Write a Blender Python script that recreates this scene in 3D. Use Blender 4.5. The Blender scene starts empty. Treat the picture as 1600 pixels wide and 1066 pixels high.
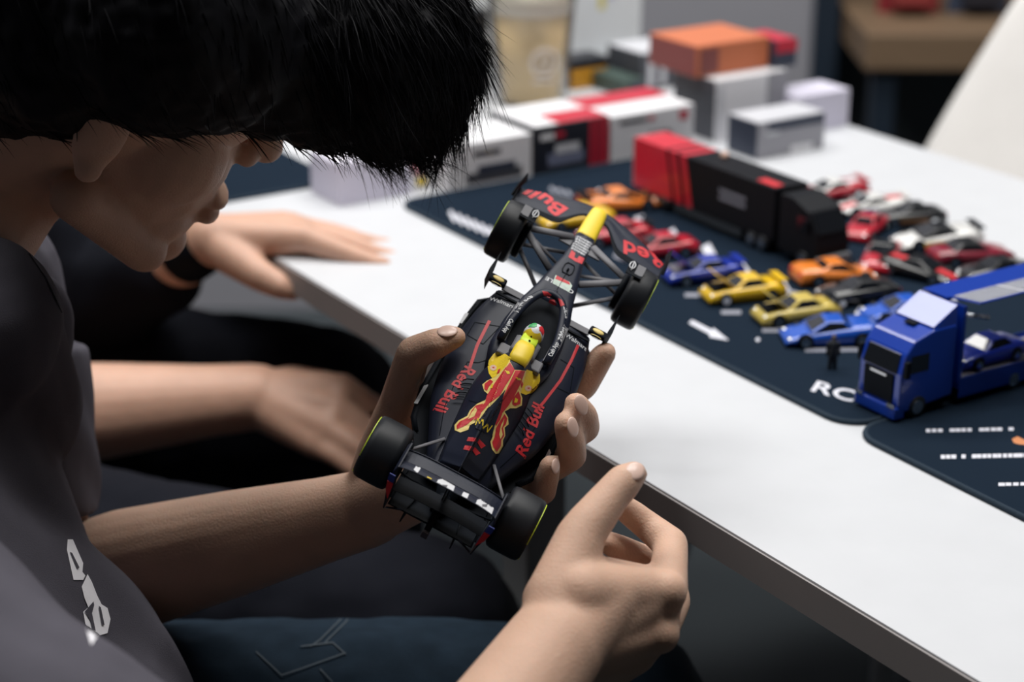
import bpy, bmesh, math, random
import numpy as np
from mathutils import Vector as V, Matrix, noise
from mathutils.bvhtree import BVHTree
random.seed(4)
COL = bpy.context.scene.collection
# ---------------------------------------------------------------- camera, world, light, exposure
FPX = 3000.0; PITCH = math.atan(1152 / FPX); TZ = 0.74; CZ = TZ + 0.545
cp, sp = math.cos(PITCH), math.sin(PITCH)
cam = bpy.data.cameras.new('camera'); camo = bpy.data.objects.new('camera', cam); COL.objects.link(camo)
cam.sensor_width = 36; cam.lens = FPX / 1600 * 36; cam.clip_start = .02
camo.location = (0, 0, CZ); camo.rotation_euler = (math.pi / 2 - PITCH, 0, 0)
cam.dof.use_dof = True; cam.dof.focus_distance = 1.16; cam.dof.aperture_fstop = 4.6
bpy.context.scene.camera = camo
w = bpy.data.worlds.new('world'); bpy.context.scene.world = w; w.use_nodes = True
w.node_tree.nodes['Background'].inputs[0].default_value = (1, 1, 1, 1)
w.node_tree.nodes['Background'].inputs[1].default_value = .007
def ceiling_panel(x, y):
    l = bpy.data.lights.new('ceiling_panel_offscreen', 'AREA'); l.shape = 'RECTANGLE'; l.size = 1.2; l.size_y = .6; l.energy = 20; l.color = (1, .98, .95)
    o = bpy.data.objects.new('ceiling_panel_%s_offscreen' % ('left' if x < 0 else 'right') if y < 2 else 'ceiling_panel_far_%s_offscreen' % ('left' if x < 0 else 'right'), l)
    COL.objects.link(o); o.location = (x, y, 2.75)
for px_, py_ in ((-.75, 1.3), (.65, 1.3), (-.75, 2.6), (.65, 2.6)): ceiling_panel(px_, py_)
vs = bpy.context.scene.view_settings
vs.view_transform = 'Standard'; vs.look = 'None'; vs.gamma = 1; vs.exposure = .45; vs.use_curve_mapping = False

# ---------------------------------------------------------------- pixel <-> world
cR = V((1, 0, 0)); cF = V((0, cp, -sp)); cU = V((0, sp, cp)); cC = V((0, 0, CZ))
def ray(x, y): return cF + cR * ((x - 800) / FPX) - cU * ((y - 533) / FPX)
def P(x, y, d): return cC + ray(x, y) * d
def T(x, y, z=TZ):
    r = ray(x, y); return cC + r * ((z - CZ) / r.z)
TH = math.radians(32.7)
D2 = V((math.cos(TH), math.sin(TH), 0)); D1 = V((-math.sin(TH), math.cos(TH), 0))
def TD(d1, d2, z=TZ): return D1 * d1 + D2 * d2 + V((0, 0, z))

# ---------------------------------------------------------------- materials
MATS = {}
def mat(name, col, rough=.5, metal=0, bump=0, bscale=200, var=0, vscale=30, trans=0, emit=0, coat=0, sss=0, stretch=None, ior=None, spec=None):
    if name in MATS: return MATS[name]
    m = bpy.data.materials.new(name); m.use_nodes = True; nt = m.node_tree; b = nt.nodes['Principled BSDF']; MATS[name] = m
    b.inputs['Base Color'].default_value = (*col, 1); b.inputs['Roughness'].default_value = rough; b.inputs['Metallic'].default_value = metal
    b.inputs['Transmission Weight'].default_value = trans; b.inputs['Coat Weight'].default_value = coat
    if spec is not None: b.inputs['Specular IOR Level'].default_value = spec
    if ior: b.inputs['IOR'].default_value = ior
    if sss:
        b.inputs['Subsurface Weight'].default_value = sss; b.inputs['Subsurface Radius'].default_value = (1, .35, .2); b.inputs['Subsurface Scale'].default_value = .004
    if emit:
        b.inputs['Emission Color'].default_value = (*col, 1); b.inputs['Emission Strength'].default_value = emit
    tc = nt.nodes.new('ShaderNodeTexCoord'); src = tc.outputs['Object']
    if stretch:
        mp = nt.nodes.new('ShaderNodeMapping'); mp.inputs['Scale'].default_value = stretch; nt.links.new(src, mp.inputs[0]); src = mp.outputs[0]
    n = nt.nodes.new('ShaderNodeTexNoise'); n.inputs['Scale'].default_value = vscale; n.inputs['Detail'].default_value = 4; nt.links.new(src, n.inputs['Vector'])
    mx = nt.nodes.new('ShaderNodeMix'); mx.data_type = 'RGBA'
    v = var or .04
    mx.inputs['A'].default_value = (*[c * (1 - v) for c in col], 1); mx.inputs['B'].default_value = (*[min(1, c * (1 + v)) for c in col], 1)
    nt.links.new(n.outputs['Fac'], mx.inputs['Factor']); nt.links.new(mx.outputs['Result'], b.inputs['Base Color'])
    if bump:
        n2 = nt.nodes.new('ShaderNodeTexNoise'); n2.inputs['Scale'].default_value = bscale; nt.links.new(src, n2.inputs['Vector'])
        bp = nt.nodes.new('ShaderNodeBump'); bp.inputs['Strength'].default_value = bump; bp.inputs['Distance'].default_value = .001
        nt.links.new(n2.outputs['Fac'], bp.inputs['Height']); nt.links.new(bp.outputs[0], b.inputs['Normal'])
    return m
WHITE_T = mat('table laminate', (.57, .585, .615), .45, bump=.05, bscale=600)
EDGE = mat('table edge band', (.27, .25, .25), .55)
STEEL = mat('painted steel', (.42, .44, .46), .4)
MATN = mat('mat rubber cloth', (.009, .017, .030), .9, bump=.25, bscale=2500, spec=.05)
RIM = mat('mat stitched rim', (.018, .032, .05), .8, spec=.2, bump=.6, bscale=900)
PRINT = mat('white print', (.62, .63, .70), .7)
PRINTG = mat('grey print', (.25, .26, .31), .7)
FLOOR = mat('floor vinyl', (.055, .066, .074), .6, spec=.2, var=.15, vscale=3)
WALL = mat('wall paint grey', (.30, .30, .335), .8, var=.03)
BLACK = mat('black plastic', (.006, .008, .012), .6, spec=.08)
CARBON = mat('carbon grey', (.16, .16, .175), .5, spec=.3)
NAVY = mat('matte navy paint', (.012, .016, .032), .45, var=.05, spec=.28)
TYRE = mat('tyre rubber', (.009, .011, .015), .5, spec=.35)
RED = mat('red print', (.60, .025, .035), .5); REDP = RED
YEL = mat('yellow print', (.85, .62, .03), .45); PALEY = mat('pale yellow print', (.85, .66, .22), .45)
WHT = mat('white mark', (.72, .73, .76), .5); GREENP = mat('mint print', (.35, .6, .42), .6)
NEON = mat('neon yellow', (.62, .80, .05), .4); BLUEP = mat('blue print', (.02, .04, .30), .5)
SILV = mat('chrome', (.65, .66, .68), .2, metal=1)
GLASSD = mat('dark toy glass', (.012, .014, .018), .08, coat=.5)
SKIN = mat('skin', (.62, .40, .295), .55, spec=.3, bump=.35, bscale=700, var=.14, vscale=45, sss=.25)
SKIN2 = mat('skin tan', (.58, .345, .25), .52, bump=.3, bscale=600, var=.12, vscale=40, sss=.25)
NAIL = mat('fingernail', (.74, .52, .44), .35, coat=.2)
HAIR = mat('black hair', (.004, .004, .006), .6, spec=.15, bump=.5, bscale=90, stretch=(1, 1, .2))
SHIRT = mat('grey cotton', (.085, .081, .100), .9, spec=.1, bump=.4, bscale=1400, var=.08, vscale=60)
BCLOTH = mat('black cotton', (.008, .009, .014), .9, spec=.1, bump=.4, bscale=1200)
DENIM = mat('dark denim', (.016, .030, .048), .85, spec=.1, bump=.5, bscale=1500, var=.35, vscale=70)
SEAM = mat('denim thread', (.05, .07, .09), .8)

# ---------------------------------------------------------------- mesh helpers
def tag(o, label=None, cat=None, group=None, kind=None):
    for k, v in (('label', label), ('category', cat), ('group', group), ('kind', kind)):
        if v: o[k] = v
    return o
def thing(name, label, cat, loc=(0, 0, 0), rz=0, group=None):
    o = bpy.data.objects.new(name, None); COL.objects.link(o); o.location = loc; o.rotation_euler = (0, 0, rz); o.empty_display_size = .02
    return tag(o, label, cat, group)
def pieces(vf):
    par = list(range(len(vf[0])))
    def fnd(a):
        while par[a] != a: par[a] = par[par[a]]; a = par[a]
        return a
    for f in vf[1]:
        for q in f[1:]: par[fnd(q)] = fnd(f[0])
    g = {}
    for f in vf[1]: g.setdefault(fnd(f[0]), []).append(f)
    out = []
    for fs in g.values():
        ix = {}; nf = [tuple(ix.setdefault(i, len(ix)) for i in f) for f in fs]; out.append(([vf[0][i] for i in ix], nf))
    return out
def build(name, vf, m, parent=None, smooth=False, bevel=0):
    vs_, fs = vf; me = bpy.data.meshes.new(name); me.from_pydata([tuple(v) for v in vs_], [], fs)
    bm = bmesh.new(); bm.from_mesh(me); bmesh.ops.recalc_face_normals(bm, faces=bm.faces)
    if bevel: bmesh.ops.bevel(bm, geom=list(bm.edges), offset=bevel, segments=2, affect='EDGES', profile=.5)
    bm.to_mesh(me); bm.free()
    if smooth: me.shade_smooth()
    me.materials.append(m); o = bpy.data.objects.new(name, me); COL.objects.link(o)
    if parent: o.parent = parent
    return o
def join(*l):
    vs_, fs = [], []
    for a, b in l:
        k = len(vs_); vs_ += list(a); fs += [tuple(i + k for i in f) for f in b]
    return vs_, fs
BF = [(0, 3, 2, 1), (4, 5, 6, 7), (0, 1, 5, 4), (1, 2, 6, 5), (2, 3, 7, 6), (3, 0, 4, 7)]
def box(x0, x1, y0, y1, z0, z1):
    return [V(p) for p in ((x0, y0, z0), (x1, y0, z0), (x1, y1, z0), (x0, y1, z0), (x0, y0, z1), (x1, y0, z1), (x1, y1, z1), (x0, y1, z1))], BF
def prism(pts, z0, z1):
    n = len(pts); return ([V((p[0], p[1], z0)) for p in pts] + [V((p[0], p[1], z1)) for p in pts],
        [tuple(range(n))[::-1], tuple(range(n, 2 * n))] + [(i, (i + 1) % n, n + (i + 1) % n, n + i) for i in range(n)])
def loft(secs, cap=True, closed=True):
    n = len(secs[0]); vs_ = [V(p) for s in secs for p in s]; fs = []
    for k in range(len(secs) - 1):
        for i in range(n if closed else n - 1):
            j = (i + 1) % n; fs.append((k * n + i, k * n + j, (k + 1) * n + j, (k + 1) * n + i))
    if cap: fs += [tuple(range(n))[::-1], tuple(range((len(secs) - 1) * n, len(secs) * n))]
    return vs_, fs
def tri(vf):
    return vf[0], [t for f in vf[1] for t in ([(f[0], f[i], f[i + 1]) for i in range(1, len(f) - 1)])]
def sloft(secs, k=5):
    out = []; n = len(secs)
    for i in range(n - 1):
        a, b, c, d = secs[max(i - 1, 0)], secs[i], secs[i + 1], secs[min(i + 2, n - 1)]
        for q in range(k):
            t = q / k; row = []
            for p0, p1, p2, p3 in zip(a, b, c, d):
                m1 = (p2 - p0) * .5; m2 = (p3 - p1) * .5; t2, t3 = t * t, t * t * t
                v = p1 * (2 * t3 - 3 * t2 + 1) + m1 * (t3 - 2 * t2 + t) + p2 * (3 * t2 - 2 * t3) + m2 * (t3 - t2); v.x = p1.x + (p2.x - p1.x) * t; row.append(v)
            out.append(row)
    out.append(secs[-1]); return tri(loft(out))
def tube(pts, r, n=8, flat=1.0):
    pts = [V(p) for p in pts]; rs = r if isinstance(r, (list, tuple)) else [r] * len(pts); secs = []
    for i, p in enumerate(pts):
        t = (pts[min(i + 1, len(pts) - 1)] - pts[max(i - 1, 0)]).normalized()
        a = t.cross(V((0, 0, 1)));  a = a.normalized() if a.length > 1e-4 else V((1, 0, 0)); b = a.cross(t).normalized()
        secs.append([p + (a * math.cos(q) + b * math.sin(q) * flat) * rs[i] for q in [2 * math.pi * k / n for k in range(n)]])
    return loft(secs)
def lathe(prof, n=28, axis='z', off=(0, 0, 0)):
    secs = []
    for r, h in prof:
        s = []
        for k in range(n):
            a = 2 * math.pi * k / n; c, d = r * math.cos(a), r * math.sin(a)
            s.append(V(((c, d, h) if axis == 'z' else (c, h, d))) + V(off))
        secs.append(s)
    return loft(secs)
def sphere(c, r, n=16, m=10, R=None):
    r = V((r, r, r)) if not hasattr(r, '__len__') else V(r); secs = []
    for i in range(m + 1):
        a = -math.pi / 2 + math.pi * (i + .02) / (m + .04)
        secs.append([V((math.cos(a) * math.cos(b) * r.x, math.cos(a) * math.sin(b) * r.y, math.sin(a) * r.z)) for b in [2 * math.pi * k / n for k in range(n)]])
    vs_, fs = loft(secs)
    return [V(c) + ((R @ v) if R else v) for v in vs_], fs
def capsule(a, b, ra, rb, n=22):
    a, b = V(a), V(b); t = (b - a); L = t.length
    if L < 1e-6: return sphere(a, ra)
    R = t.to_track_quat('Z', 'Y').to_matrix(); secs = []
    for i in range(5):
        q = -math.pi / 2 + (i + .1) / 4.1 * math.pi / 2; secs.append((ra * math.cos(q), ra * math.sin(q)))
    for i in range(5):
        q = (i) / 4.1 * math.pi / 2; secs.append((rb * math.cos(q), L + rb * math.sin(q)))
    return loft([[a + R @ V((r * math.cos(k), r * math.sin(k), h)) for k in [2 * math.pi * j / n for j in range(n)]] for r, h in secs])
def chain(pts): return [capsule(pts[i][0], pts[i + 1][0], pts[i][1], pts[i + 1][1]) for i in range(len(pts) - 1)]
def organic(name, shapes, m, parent=None, voxel=.003, smooth=6, disp=None):
    o = build(name + '_tmp', join(*shapes), m)
    r = o.modifiers.new('r', 'REMESH'); r.mode = 'VOXEL'; r.voxel_size = voxel
    s = o.modifiers.new('s', 'SMOOTH'); s.factor = .5; s.iterations = smooth
    dg = bpy.context.evaluated_depsgraph_get(); me = bpy.data.meshes.new_from_object(o.evaluated_get(dg)); me.name = name
    old = o.data; bpy.data.objects.remove(o); bpy.data.meshes.remove(old)
    if disp:
        nr = [v.normal.copy() for v in me.vertices]
        for v, q in zip(me.vertices, nr): v.co += q * disp(v.co, q)
    me.shade_smooth(); me.materials.clear(); me.materials.append(m)
    k = bpy.data.objects.new(name, me); COL.objects.link(k)
    if parent: k.parent = parent
    return k
def flat_text(s, size, bold=0, shear=0):
    c = bpy.data.curves.new('t', 'FONT'); c.body = s; c.size = size; c.offset = bold; c.shear = shear; c.align_x = 'CENTER'; c.align_y = 'CENTER'; c.resolution_u = 3
    o = bpy.data.objects.new('t', c); COL.objects.link(o); me = bpy.data.meshes.new_from_object(o.evaluated_get(bpy.context.evaluated_depsgraph_get()))
    vs_ = [v.co.copy() for v in me.vertices]; fs = [tuple(p.vertices) for p in me.polygons]
    bpy.data.objects.remove(o); bpy.data.curves.remove(c); bpy.data.meshes.remove(me); return vs_, fs
def poly(pts): return [V((p[0], p[1], 0)) for p in pts], [tuple(range(len(pts)))]
def refine(vf, maxlen):
    me = bpy.data.meshes.new('x'); me.from_pydata([tuple(v) for v in vf[0]], [], vf[1]); bm = bmesh.new(); bm.from_mesh(me); bpy.data.meshes.remove(me)
    bmesh.ops.triangulate(bm, faces=bm.faces)
    for _ in range(6):
        es = [e for e in bm.edges if e.calc_length() > maxlen]
        if not es or len(bm.faces) > 9000: break
        bmesh.ops.subdivide_edges(bm, edges=es, cuts=1); bmesh.ops.triangulate(bm, faces=bm.faces)
    bm.verts.index_update(); r = ([v.co.copy() for v in bm.verts], [tuple(v.index for v in f.verts) for f in bm.faces]); bm.free(); return r
def copy_tree(o, parent=None):
    c = o.copy(); COL.objects.link(c); c.parent = parent
    for ch in list(o.children): copy_tree(ch, c)
    return c

# ---------------------------------------------------------------- room
def struct(name, vf, m): return tag(build(name, vf, m), kind='structure')
struct('floor', box(-3.2, 4.2, -1.5, 4.9, -.05, 0), FLOOR)
struct('wall_back', box(-3.2, 4.2, 4.8, 4.9, 0, 2.9), WALL)
struct('wall_left', box(-3.25, -3.2, -1.5, 4.8, 0, 2.9), WALL)
struct('baseboard_back', box(-3.2, 4.2, 4.785, 4.8, 0, .09), mat('baseboard', (.1, .1, .11), .6))
# ---------------------------------------------------------------- table
ROT = Matrix.Rotation(TH, 4, 'Z')
tb = thing('table', 'long white laminate table with dark grey edge band', 'table', TD(.6, 1.075, 0), TH)
# local x = D2, local y = D1
build('tabletop', box(-.373, .373, -.75, 1.85, TZ - .022, TZ), WHITE_T, tb)
for n_, b_ in (('edge_band', box(-.375, -.3735, -.752, 1.852, TZ - .024, TZ - .0012)), ('edge_band', box(.3735, .375, -.752, 1.852, TZ - .024, TZ - .0012)),
               ('edge_band', box(-.375, .375, -.752, -.7505, TZ - .024, TZ - .0012)), ('edge_band', box(-.375, .375, 1.8505, 1.852, TZ - .024, TZ - .0012))):
    build(n_, b_, EDGE, tb)
for yy in (-.62, .62, 1.72):
    for xx in (-.27, .32): build('leg', box(xx - .02, xx + .02, yy - .02, yy + .02, 0, TZ - .022), STEEL, tb, bevel=.003)
    build('cross_rail', box(-.25, .30, yy - .012, yy + .012, TZ - .07, TZ - .025), STEEL, tb)

# ---------------------------------------------------------------- mats
def rrect(x0, x1, y0, y1, r, n=6):
    out = []
    for cx, cy, a0 in ((x1 - r, y1 - r, 0), (x0 + r, y1 - r, 90), (x0 + r, y0 + r, 180), (x1 - r, y0 + r, 270)):
        for k in range(n + 1):
            a = math.radians(a0 + 90 * k / n); out.append((cx + r * math.cos(a), cy + r * math.sin(a)))
    return out
MZ = TZ + .003
def make_mat(name, label, d1a, d1b, d2a, d2b):
    o = thing(name, label, 'mat', TD((d1a + d1b) / 2, (d2a + d2b) / 2, TZ), TH); hx, hy = (d2b - d2a) / 2, (d1b - d1a) / 2
    build('mat_sheet', prism(rrect(-hx, hx, -hy, hy, .024), 0, .003), MATN, o)
    pts = [V((x, y, .0018)) for x, y in rrect(-hx, hx, -hy, hy, .024)]; pts.append(pts[0])
    build('stitched_rim', tube(pts, .0022, 8), RIM, o, True); return o
mat1 = make_mat('display_mat', 'navy cloth display mat carrying the toy cars and printed parking bays', .918, 1.567, .873, 1.243)
mat2 = make_mat('display_mat', 'navy cloth display mat with printed lines of small writing beside the blue carrier cab', .28, .9125, .869, 1.235)
make_mat('desk_mat', 'plain dark desk mat beyond the hand on the table', 1.662, 2.2, .712, .86)
def on_mat(par, name, px_vf, m, lift=.0001):   # flat print given in photo pixels, laid on the mat surface
    inv = (Matrix.Translation(par.location) @ Matrix.Rotation(TH, 4, 'Z')).inverted()
    return build(name, ([inv @ T(v.x, v.y, MZ + lift) for v in px_vf[0]], px_vf[1]), m, par)
def stroke(a, b, wd):
    a, b = V((*a, 0)), V((*b, 0)); n = (b - a).normalized(); n = V((-n.y, n.x, 0)) * wd / 2; return [a + n, b + n, b - n, a - n], [(0, 1, 2, 3)]
on_mat(mat1, 'arrow_print', poly([(1076, 505), (1081, 500), (1113, 516), (1114, 512), (1139, 532), (1109, 527), (1108, 522)]), PRINT)
for a, b in (((1070, 461), (1092, 461)), ((1127, 488), (1158, 488)), ((1191, 516), (1225, 516)), ((1258, 547), (1352, 546))):
    on_mat(mat1, 'bay_line_print', stroke(a, b, 6), PRINTG)
for a, b in (((1102, 383), (1114, 405)), ((1150, 408), (1166, 428)), ((1213, 434), (1232, 462)), ((1282, 478), (1298, 490)), ((1340, 484), (1358, 498)), ((1046, 360), (1062, 384)), ((998, 338), (1006, 362)), ((930, 300), (948, 316))):
    on_mat(mat1, 'bay_stop_print', stroke(a, b, 15), PRINT)
on_mat(mat1, 'dot_print', poly([(1180, 531), (1184, 527), (1188, 531), (1184, 534)]), PRINT)
for k in range(5): on_mat(mat1, 'bay_number_print', stroke((1447 + k * 8, 452 + k * 2.2), (1461 + k * 8, 464 + k * 2.2), 5), PRINT)
on_mat(mat1, 'bay_line_print', stroke((1520, 443), (1575, 443), 6), PRINTG); on_mat(mat1, 'bay_line_print', stroke((1230, 455), (1290, 470), 6), PRINTG)
on_mat(mat1, 'lane_print', stroke((960, 398), (985, 408), 8), PRINTG)
for k in range(6): on_mat(mat1, 'corner_lettering', stroke((703 + k * 12, 330 + k * 5), (712 + k * 12, 346 + k * 5), 6), PRINT)
for k in range(3): on_mat(mat1, 'corner_lettering', stroke((860 + k * 12, 293 + k * 3), (868 + k * 12, 300 + k * 3), 6), PRINTG)
tv, tf = flat_text('RC', 44, .8, .3)
on_mat(mat1, 'lettering_print', ([V((1298 + v.x * 1.2 , 611 - v.y * .6 + v.x * .33, 0)) for v in tv], tf), PRINT)
def dashes(x0, x1, y, h, n, m):
    xs = np.linspace(x0, x1, n)
    for i in range(n - 1):
        if random.random() < .85: on_mat(mat2, 'printed_line', stroke((xs[i], y - (xs[i] - x0) * .02), (xs[i] + (xs[1] - xs[0]) * random.uniform(.7, .98), y - (xs[i] - x0) * .02), h), m)
dashes(1447, 1585, 673, 5, 16, PRINT); dashes(1470, 1640, 714, 6, 22, PRINT); dashes(1560, 1640, 757, 5, 8, PRINT)
on_mat(mat2, 'orange_print', poly([(1581, 686), (1590, 682), (1602, 688), (1606, 696), (1590, 694), (1584, 692)]), mat('orange print', (.55, .2, .07), .6))
# ================================================================ THE RACING CAR MODEL (1:18)
S = 1 / 18000
CM = Matrix(((0.37633010, -0.88273541, 0.28134294), (0.82929073, 0.18554489, -0.52711478), (0.41310113, 0.43168425, 0.80187041)))
CT = V((-0.04230745, 1.03654204, 0.78205394))
CW = Matrix.Translation(CT) @ CM.to_4x4()
def CL(x, y, z): return CW @ (V((x, y, z)) * S)
rc = thing('racing_car_model', 'navy formula racing car model with red and yellow livery held in the hand', 'model car')
rc.matrix_world = CW
def sc(vf): return [V(v) * S for v in vf[0]], vf[1]
def mir(vf): return [V((v[0], -v[1], v[2])) for v in vf[0]], vf[1]
def cb(name, vf, m, smooth=True, parent=rc, bevel=0): return build(name, sc(vf), m, parent, smooth, bevel * S)
def half_sec(x, pts): return [V((x, y, z)) for y, z in pts] + [V((x, -y, z)) for y, z in pts[::-1] if y > .5]
# --- chassis with sunken cockpit
def chs(x, hw, zt, zb, inn=None, hi=None):
    zi = inn if inn else zt; hi = hi or hw * .6
    return half_sec(x, [(0, zi), (hi * .93, zi), (hi, zt if inn else zt - 1), (hw * .82, zt - 4), (hw * .97, zt - 35), (hw, (zt + zb) / 2), (hw * .85, zb + 15), (0.2, zb)])
chsecs = [chs(4140, 122, 352, 190), chs(4000, 124, 382, 195), chs(3600, 138, 470, 200), chs(3200, 205, 560, 190), chs(2900, 250, 618, 160), chs(2740, 285, 640, 140),
          chs(2680, 300, 642, 130, 560, 190), chs(2620, 318, 644, 120, 330, 225), chs(2200, 380, 655, 110, 300, 240), chs(1920, 390, 665, 110, 300, 235), chs(1860, 390, 680, 110, 560, 200), chs(1780, 380, 690, 110), chs(1500, 300, 640, 110)]
chassis = tri(loft(chsecs)); o_ch = cb('chassis', chassis, NAVY)
nose = sloft([half_sec(x, [(0, zt), (hw * .6, zt - 3), (hw * .93, zt - 22), (hw, (zt + zb) / 2), (hw * .8, zb + 8), (.2, zb)]) for x, hw, zt, zb in
             ((4138, 124, 353, 190), (4300, 122, 325, 180), (4500, 116, 293, 165), (4680, 104, 268, 160), (4735, 88, 250, 175), (4750, 60, 232, 195))])
cb('nose_cone', nose, YEL)
# --- sidepods + floor + engine cover
def pod(x, hw, zt, ze, zb): return half_sec(x, [(0, zt), (hw * .45, zt), (hw * .75, zt - (zt - ze) * .22), (hw * .93, zt - (zt - ze) * .6), (hw, ze), (hw * .97, (ze + zb) / 2), (hw * .82, zb), (.2, zb)])
pods = sloft([pod(2640, 540, 560, 500, 330), pod(2600, 590, 592, 520, 300), pod(2450, 640, 600, 505, 220), pod(2200, 700, 592, 480, 130), pod(1800, 745, 560, 430, 90), pod(1400, 735, 510, 360, 80), pod(1000, 660, 455, 290, 80), pod(650, 520, 405, 250, 80), pod(350, 400, 365, 230, 80), pod(150, 330, 340, 220, 80)])
o_pod = cb('sidepods', pods, NAVY)
fl = [(2950, 300), (2850, 620), (2700, 770), (2400, 800), (1700, 835), (1200, 835), (800, 760), (640, 660), (450, 560), (-250, 520)]
cb('floor_plate', prism(fl + [(x, -y) for x, y in fl[::-1]], 45, 75), BLACK, False)
for sgn in (1, -1):
    e = [V((x, y * sgn, 60)) for x, y in fl[1:8]]
    e2 = [V((x, (y - 60) * sgn, 150 if 1300 < x < 2600 else 90)) for x, y in fl[1:8]]
    cb('floor_edge_wing', loft([[a, b, b + V((0, 0, 14)), a + V((0, 0, 14))] for a, b in zip(e, e2)]), BLACK)
    for (x0, x1) in ((2420, 2250), (1250, 950), (1900, 1780)):
        yy = sgn * (812 if x0 > 1300 else 800)
        cb('floor_edge_mark', loft([[V((x, yy - 40 * sgn, 100)), V((x, yy, 80)), V((x, yy, 95)), V((x, yy - 40 * sgn, 118))] for x in (x0, x1)]), WHT, False)  # white edge print, with reflections on the floor edge also painted as white
def ec(x, zs, ws, zm, wm, zb, wb): return half_sec(x, [(0, zs), (ws, zs - 6), (ws * 1.25, zs - 40), (wm, zm), (wb * .92, zb + 30), (wb, zb - 60), (wb * .5, zb - 120), (.2, zb - 130)])
eng = sloft([ec(1700, 925, 78, 830, 105, 660, 150), ec(1640, 940, 88, 820, 130, 640, 235), ec(1450, 935, 84, 760, 175, 590, 300), ec(1200, 880, 60, 690, 210, 540, 330), ec(900, 780, 36, 600, 220, 480, 320), ec(600, 670, 24, 530, 225, 430, 295), ec(330, 570, 18, 480, 230, 400, 262), ec(200, 520, 14, 440, 215, 380, 245)])
o_eng = cb('engine_cover', eng, NAVY)
fin = loft([[V((x, -6, z0)), V((x, 6, z0)), V((x, 4, z1)), V((x, -4, z1))] for x, z0, z1 in ((900, 700, 785), (500, 560, 690), (150, 480, 600), (20, 520, 570))])
cb('shark_fin', fin, BLACK, False)
# headrest, shoulder blocks, airbox scoop
cb('headrest', loft([half_sec(x, [(0, z), (w_ * .8, z - 4), (w_, z - 30), (w_, z - 150), (.2, z - 150)]) for x, w_, z in ((1980, 150, 760), (1900, 150, 790), (1760, 150, 800), (1720, 145, 800))]), CARBON)
cb('airbox_scoop', loft([half_sec(x, [(0, z), (w_ * .8, z - 4), (w_, z - 30), (w_ * 1.05, z - 150), (.2, z - 150)]) for x, w_, z in ((1840, 84, 880), (1790, 100, 925), (1700, 112, 958), (1560, 112, 962), (1470, 100, 950))]), YEL)
for sgn in (1, -1):
    cb('shoulder_block', box(1640, 1800, sgn * 190 - 75, sgn * 190 + 75, 600, 735), CARBON, False, bevel=18)
    cb('cockpit_pad', loft([[V((x, sgn * a, z - 60)), V((x, sgn * b, z - 60)), V((x, sgn * b, z)), V((x, sgn * a, z + 6))] for x, a, b, z in ((1840, 235, 330, 712), (2150, 242, 340, 700), (2450, 238, 325, 680))]), CARBON, False)
cb('steering_wheel', join(box(2440, 2465, -130, 130, 500, 600), box(2425, 2442, -60, 60, 520, 590)), mat('grey dash', (.16, .16, .17), .5), False, bevel=8)
cb('cockpit_liner', loft([half_sec(x, [(0, z), (a * .92, z), (a, 640)]) for x, z, a in ((2690, 570, 186), (2615, 345, 221), (2200, 320, 236), (1925, 320, 230), (1850, 575, 196))], cap=False, closed=False), BLACK, False)  # black lining added over the navy tub so the opening stays dark
# --- driver helmet
hel = cb('driver_helmet', sphere((2085, -10, 735), (135, 118, 130), 24, 14), WHT)
def hband(nm, a0, a1, r, m, par=hel, b0=0, b1=360):
    secs = []
    for a in np.linspace(a0, a1, 5):
        secs.append([V((2085, -10, 735)) + V((math.cos(math.radians(a)) * math.cos(math.radians(b)) * 135 * r, math.cos(math.radians(a)) * math.sin(math.radians(b)) * 118 * r, math.sin(math.radians(a)) * 130 * r)) for b in np.linspace(b0, b1, 15)])
    cb(nm, loft(secs, cap=False, closed=False), m, True, par)
hband('yellow_rear_patch', 5, 62, 1.02, YEL, b0=110, b1=250); hband('green_patch', 40, 78, 1.03, mat('helmet green', (.05, .4, .12), .4), b0=20, b1=95)
hband('red_patch', 35, 76, 1.03, RED, b0=265, b1=335); hband('visor', -15, 28, 1.03, BLACK, b0=-75, b1=75)
cb('head_support', loft([half_sec(x, [(0, z), (w_ * .9, z - 3), (w_, z - 25), (w_, z - 110), (.2, z - 110)]) for x, w_, z in ((2010, 92, 800), (1900, 98, 835), (1830, 92, 850))]), NEON)
cb('support_stud', join(sphere((1985, 0, 812), 14, 8, 6), sphere((1900, -5, 838), 14, 8, 6)), BLACK)
# --- halo
hp = []
for a in np.linspace(-1, 1, 25):
    t = abs(a); y = -330 * math.sin(a * math.pi / 2 * 1.0) if t < 1 else -330 * a
    x = 2690 - 880 * t ** 2.3; z = 800 - 55 * t ** 3
    hp.append(V((x, -290 * math.copysign(min(1, t * 1.55 - .45 * t * t * 1.0), a), z)))
halo = tri(tube(hp, 46, 12, .8)); o_halo = cb('halo', halo, NAVY)
cb('halo_pillar', tube([(2690, 0, 800), (2800, 0, 730), (2900, 0, 615)], [30, 22, 26], 8), NAVY)
cb('antenna', join(tube([(2930, 0, 610), (3330, 0, 540)], 5, 6), tube([(3330, 0, 530), (3360, 0, 560)], 14, 6)), BLACK)
cb('nose_hatch_line', tube([(3280, 45, 548), (3330, 62, 537), (3440, 62, 512), (3490, 40, 500), (3490, -40, 500), (3440, -62, 512), (3330, -62, 537), (3280, -45, 548), (3280, 45, 548)], 7, 6), BLACK)
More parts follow.
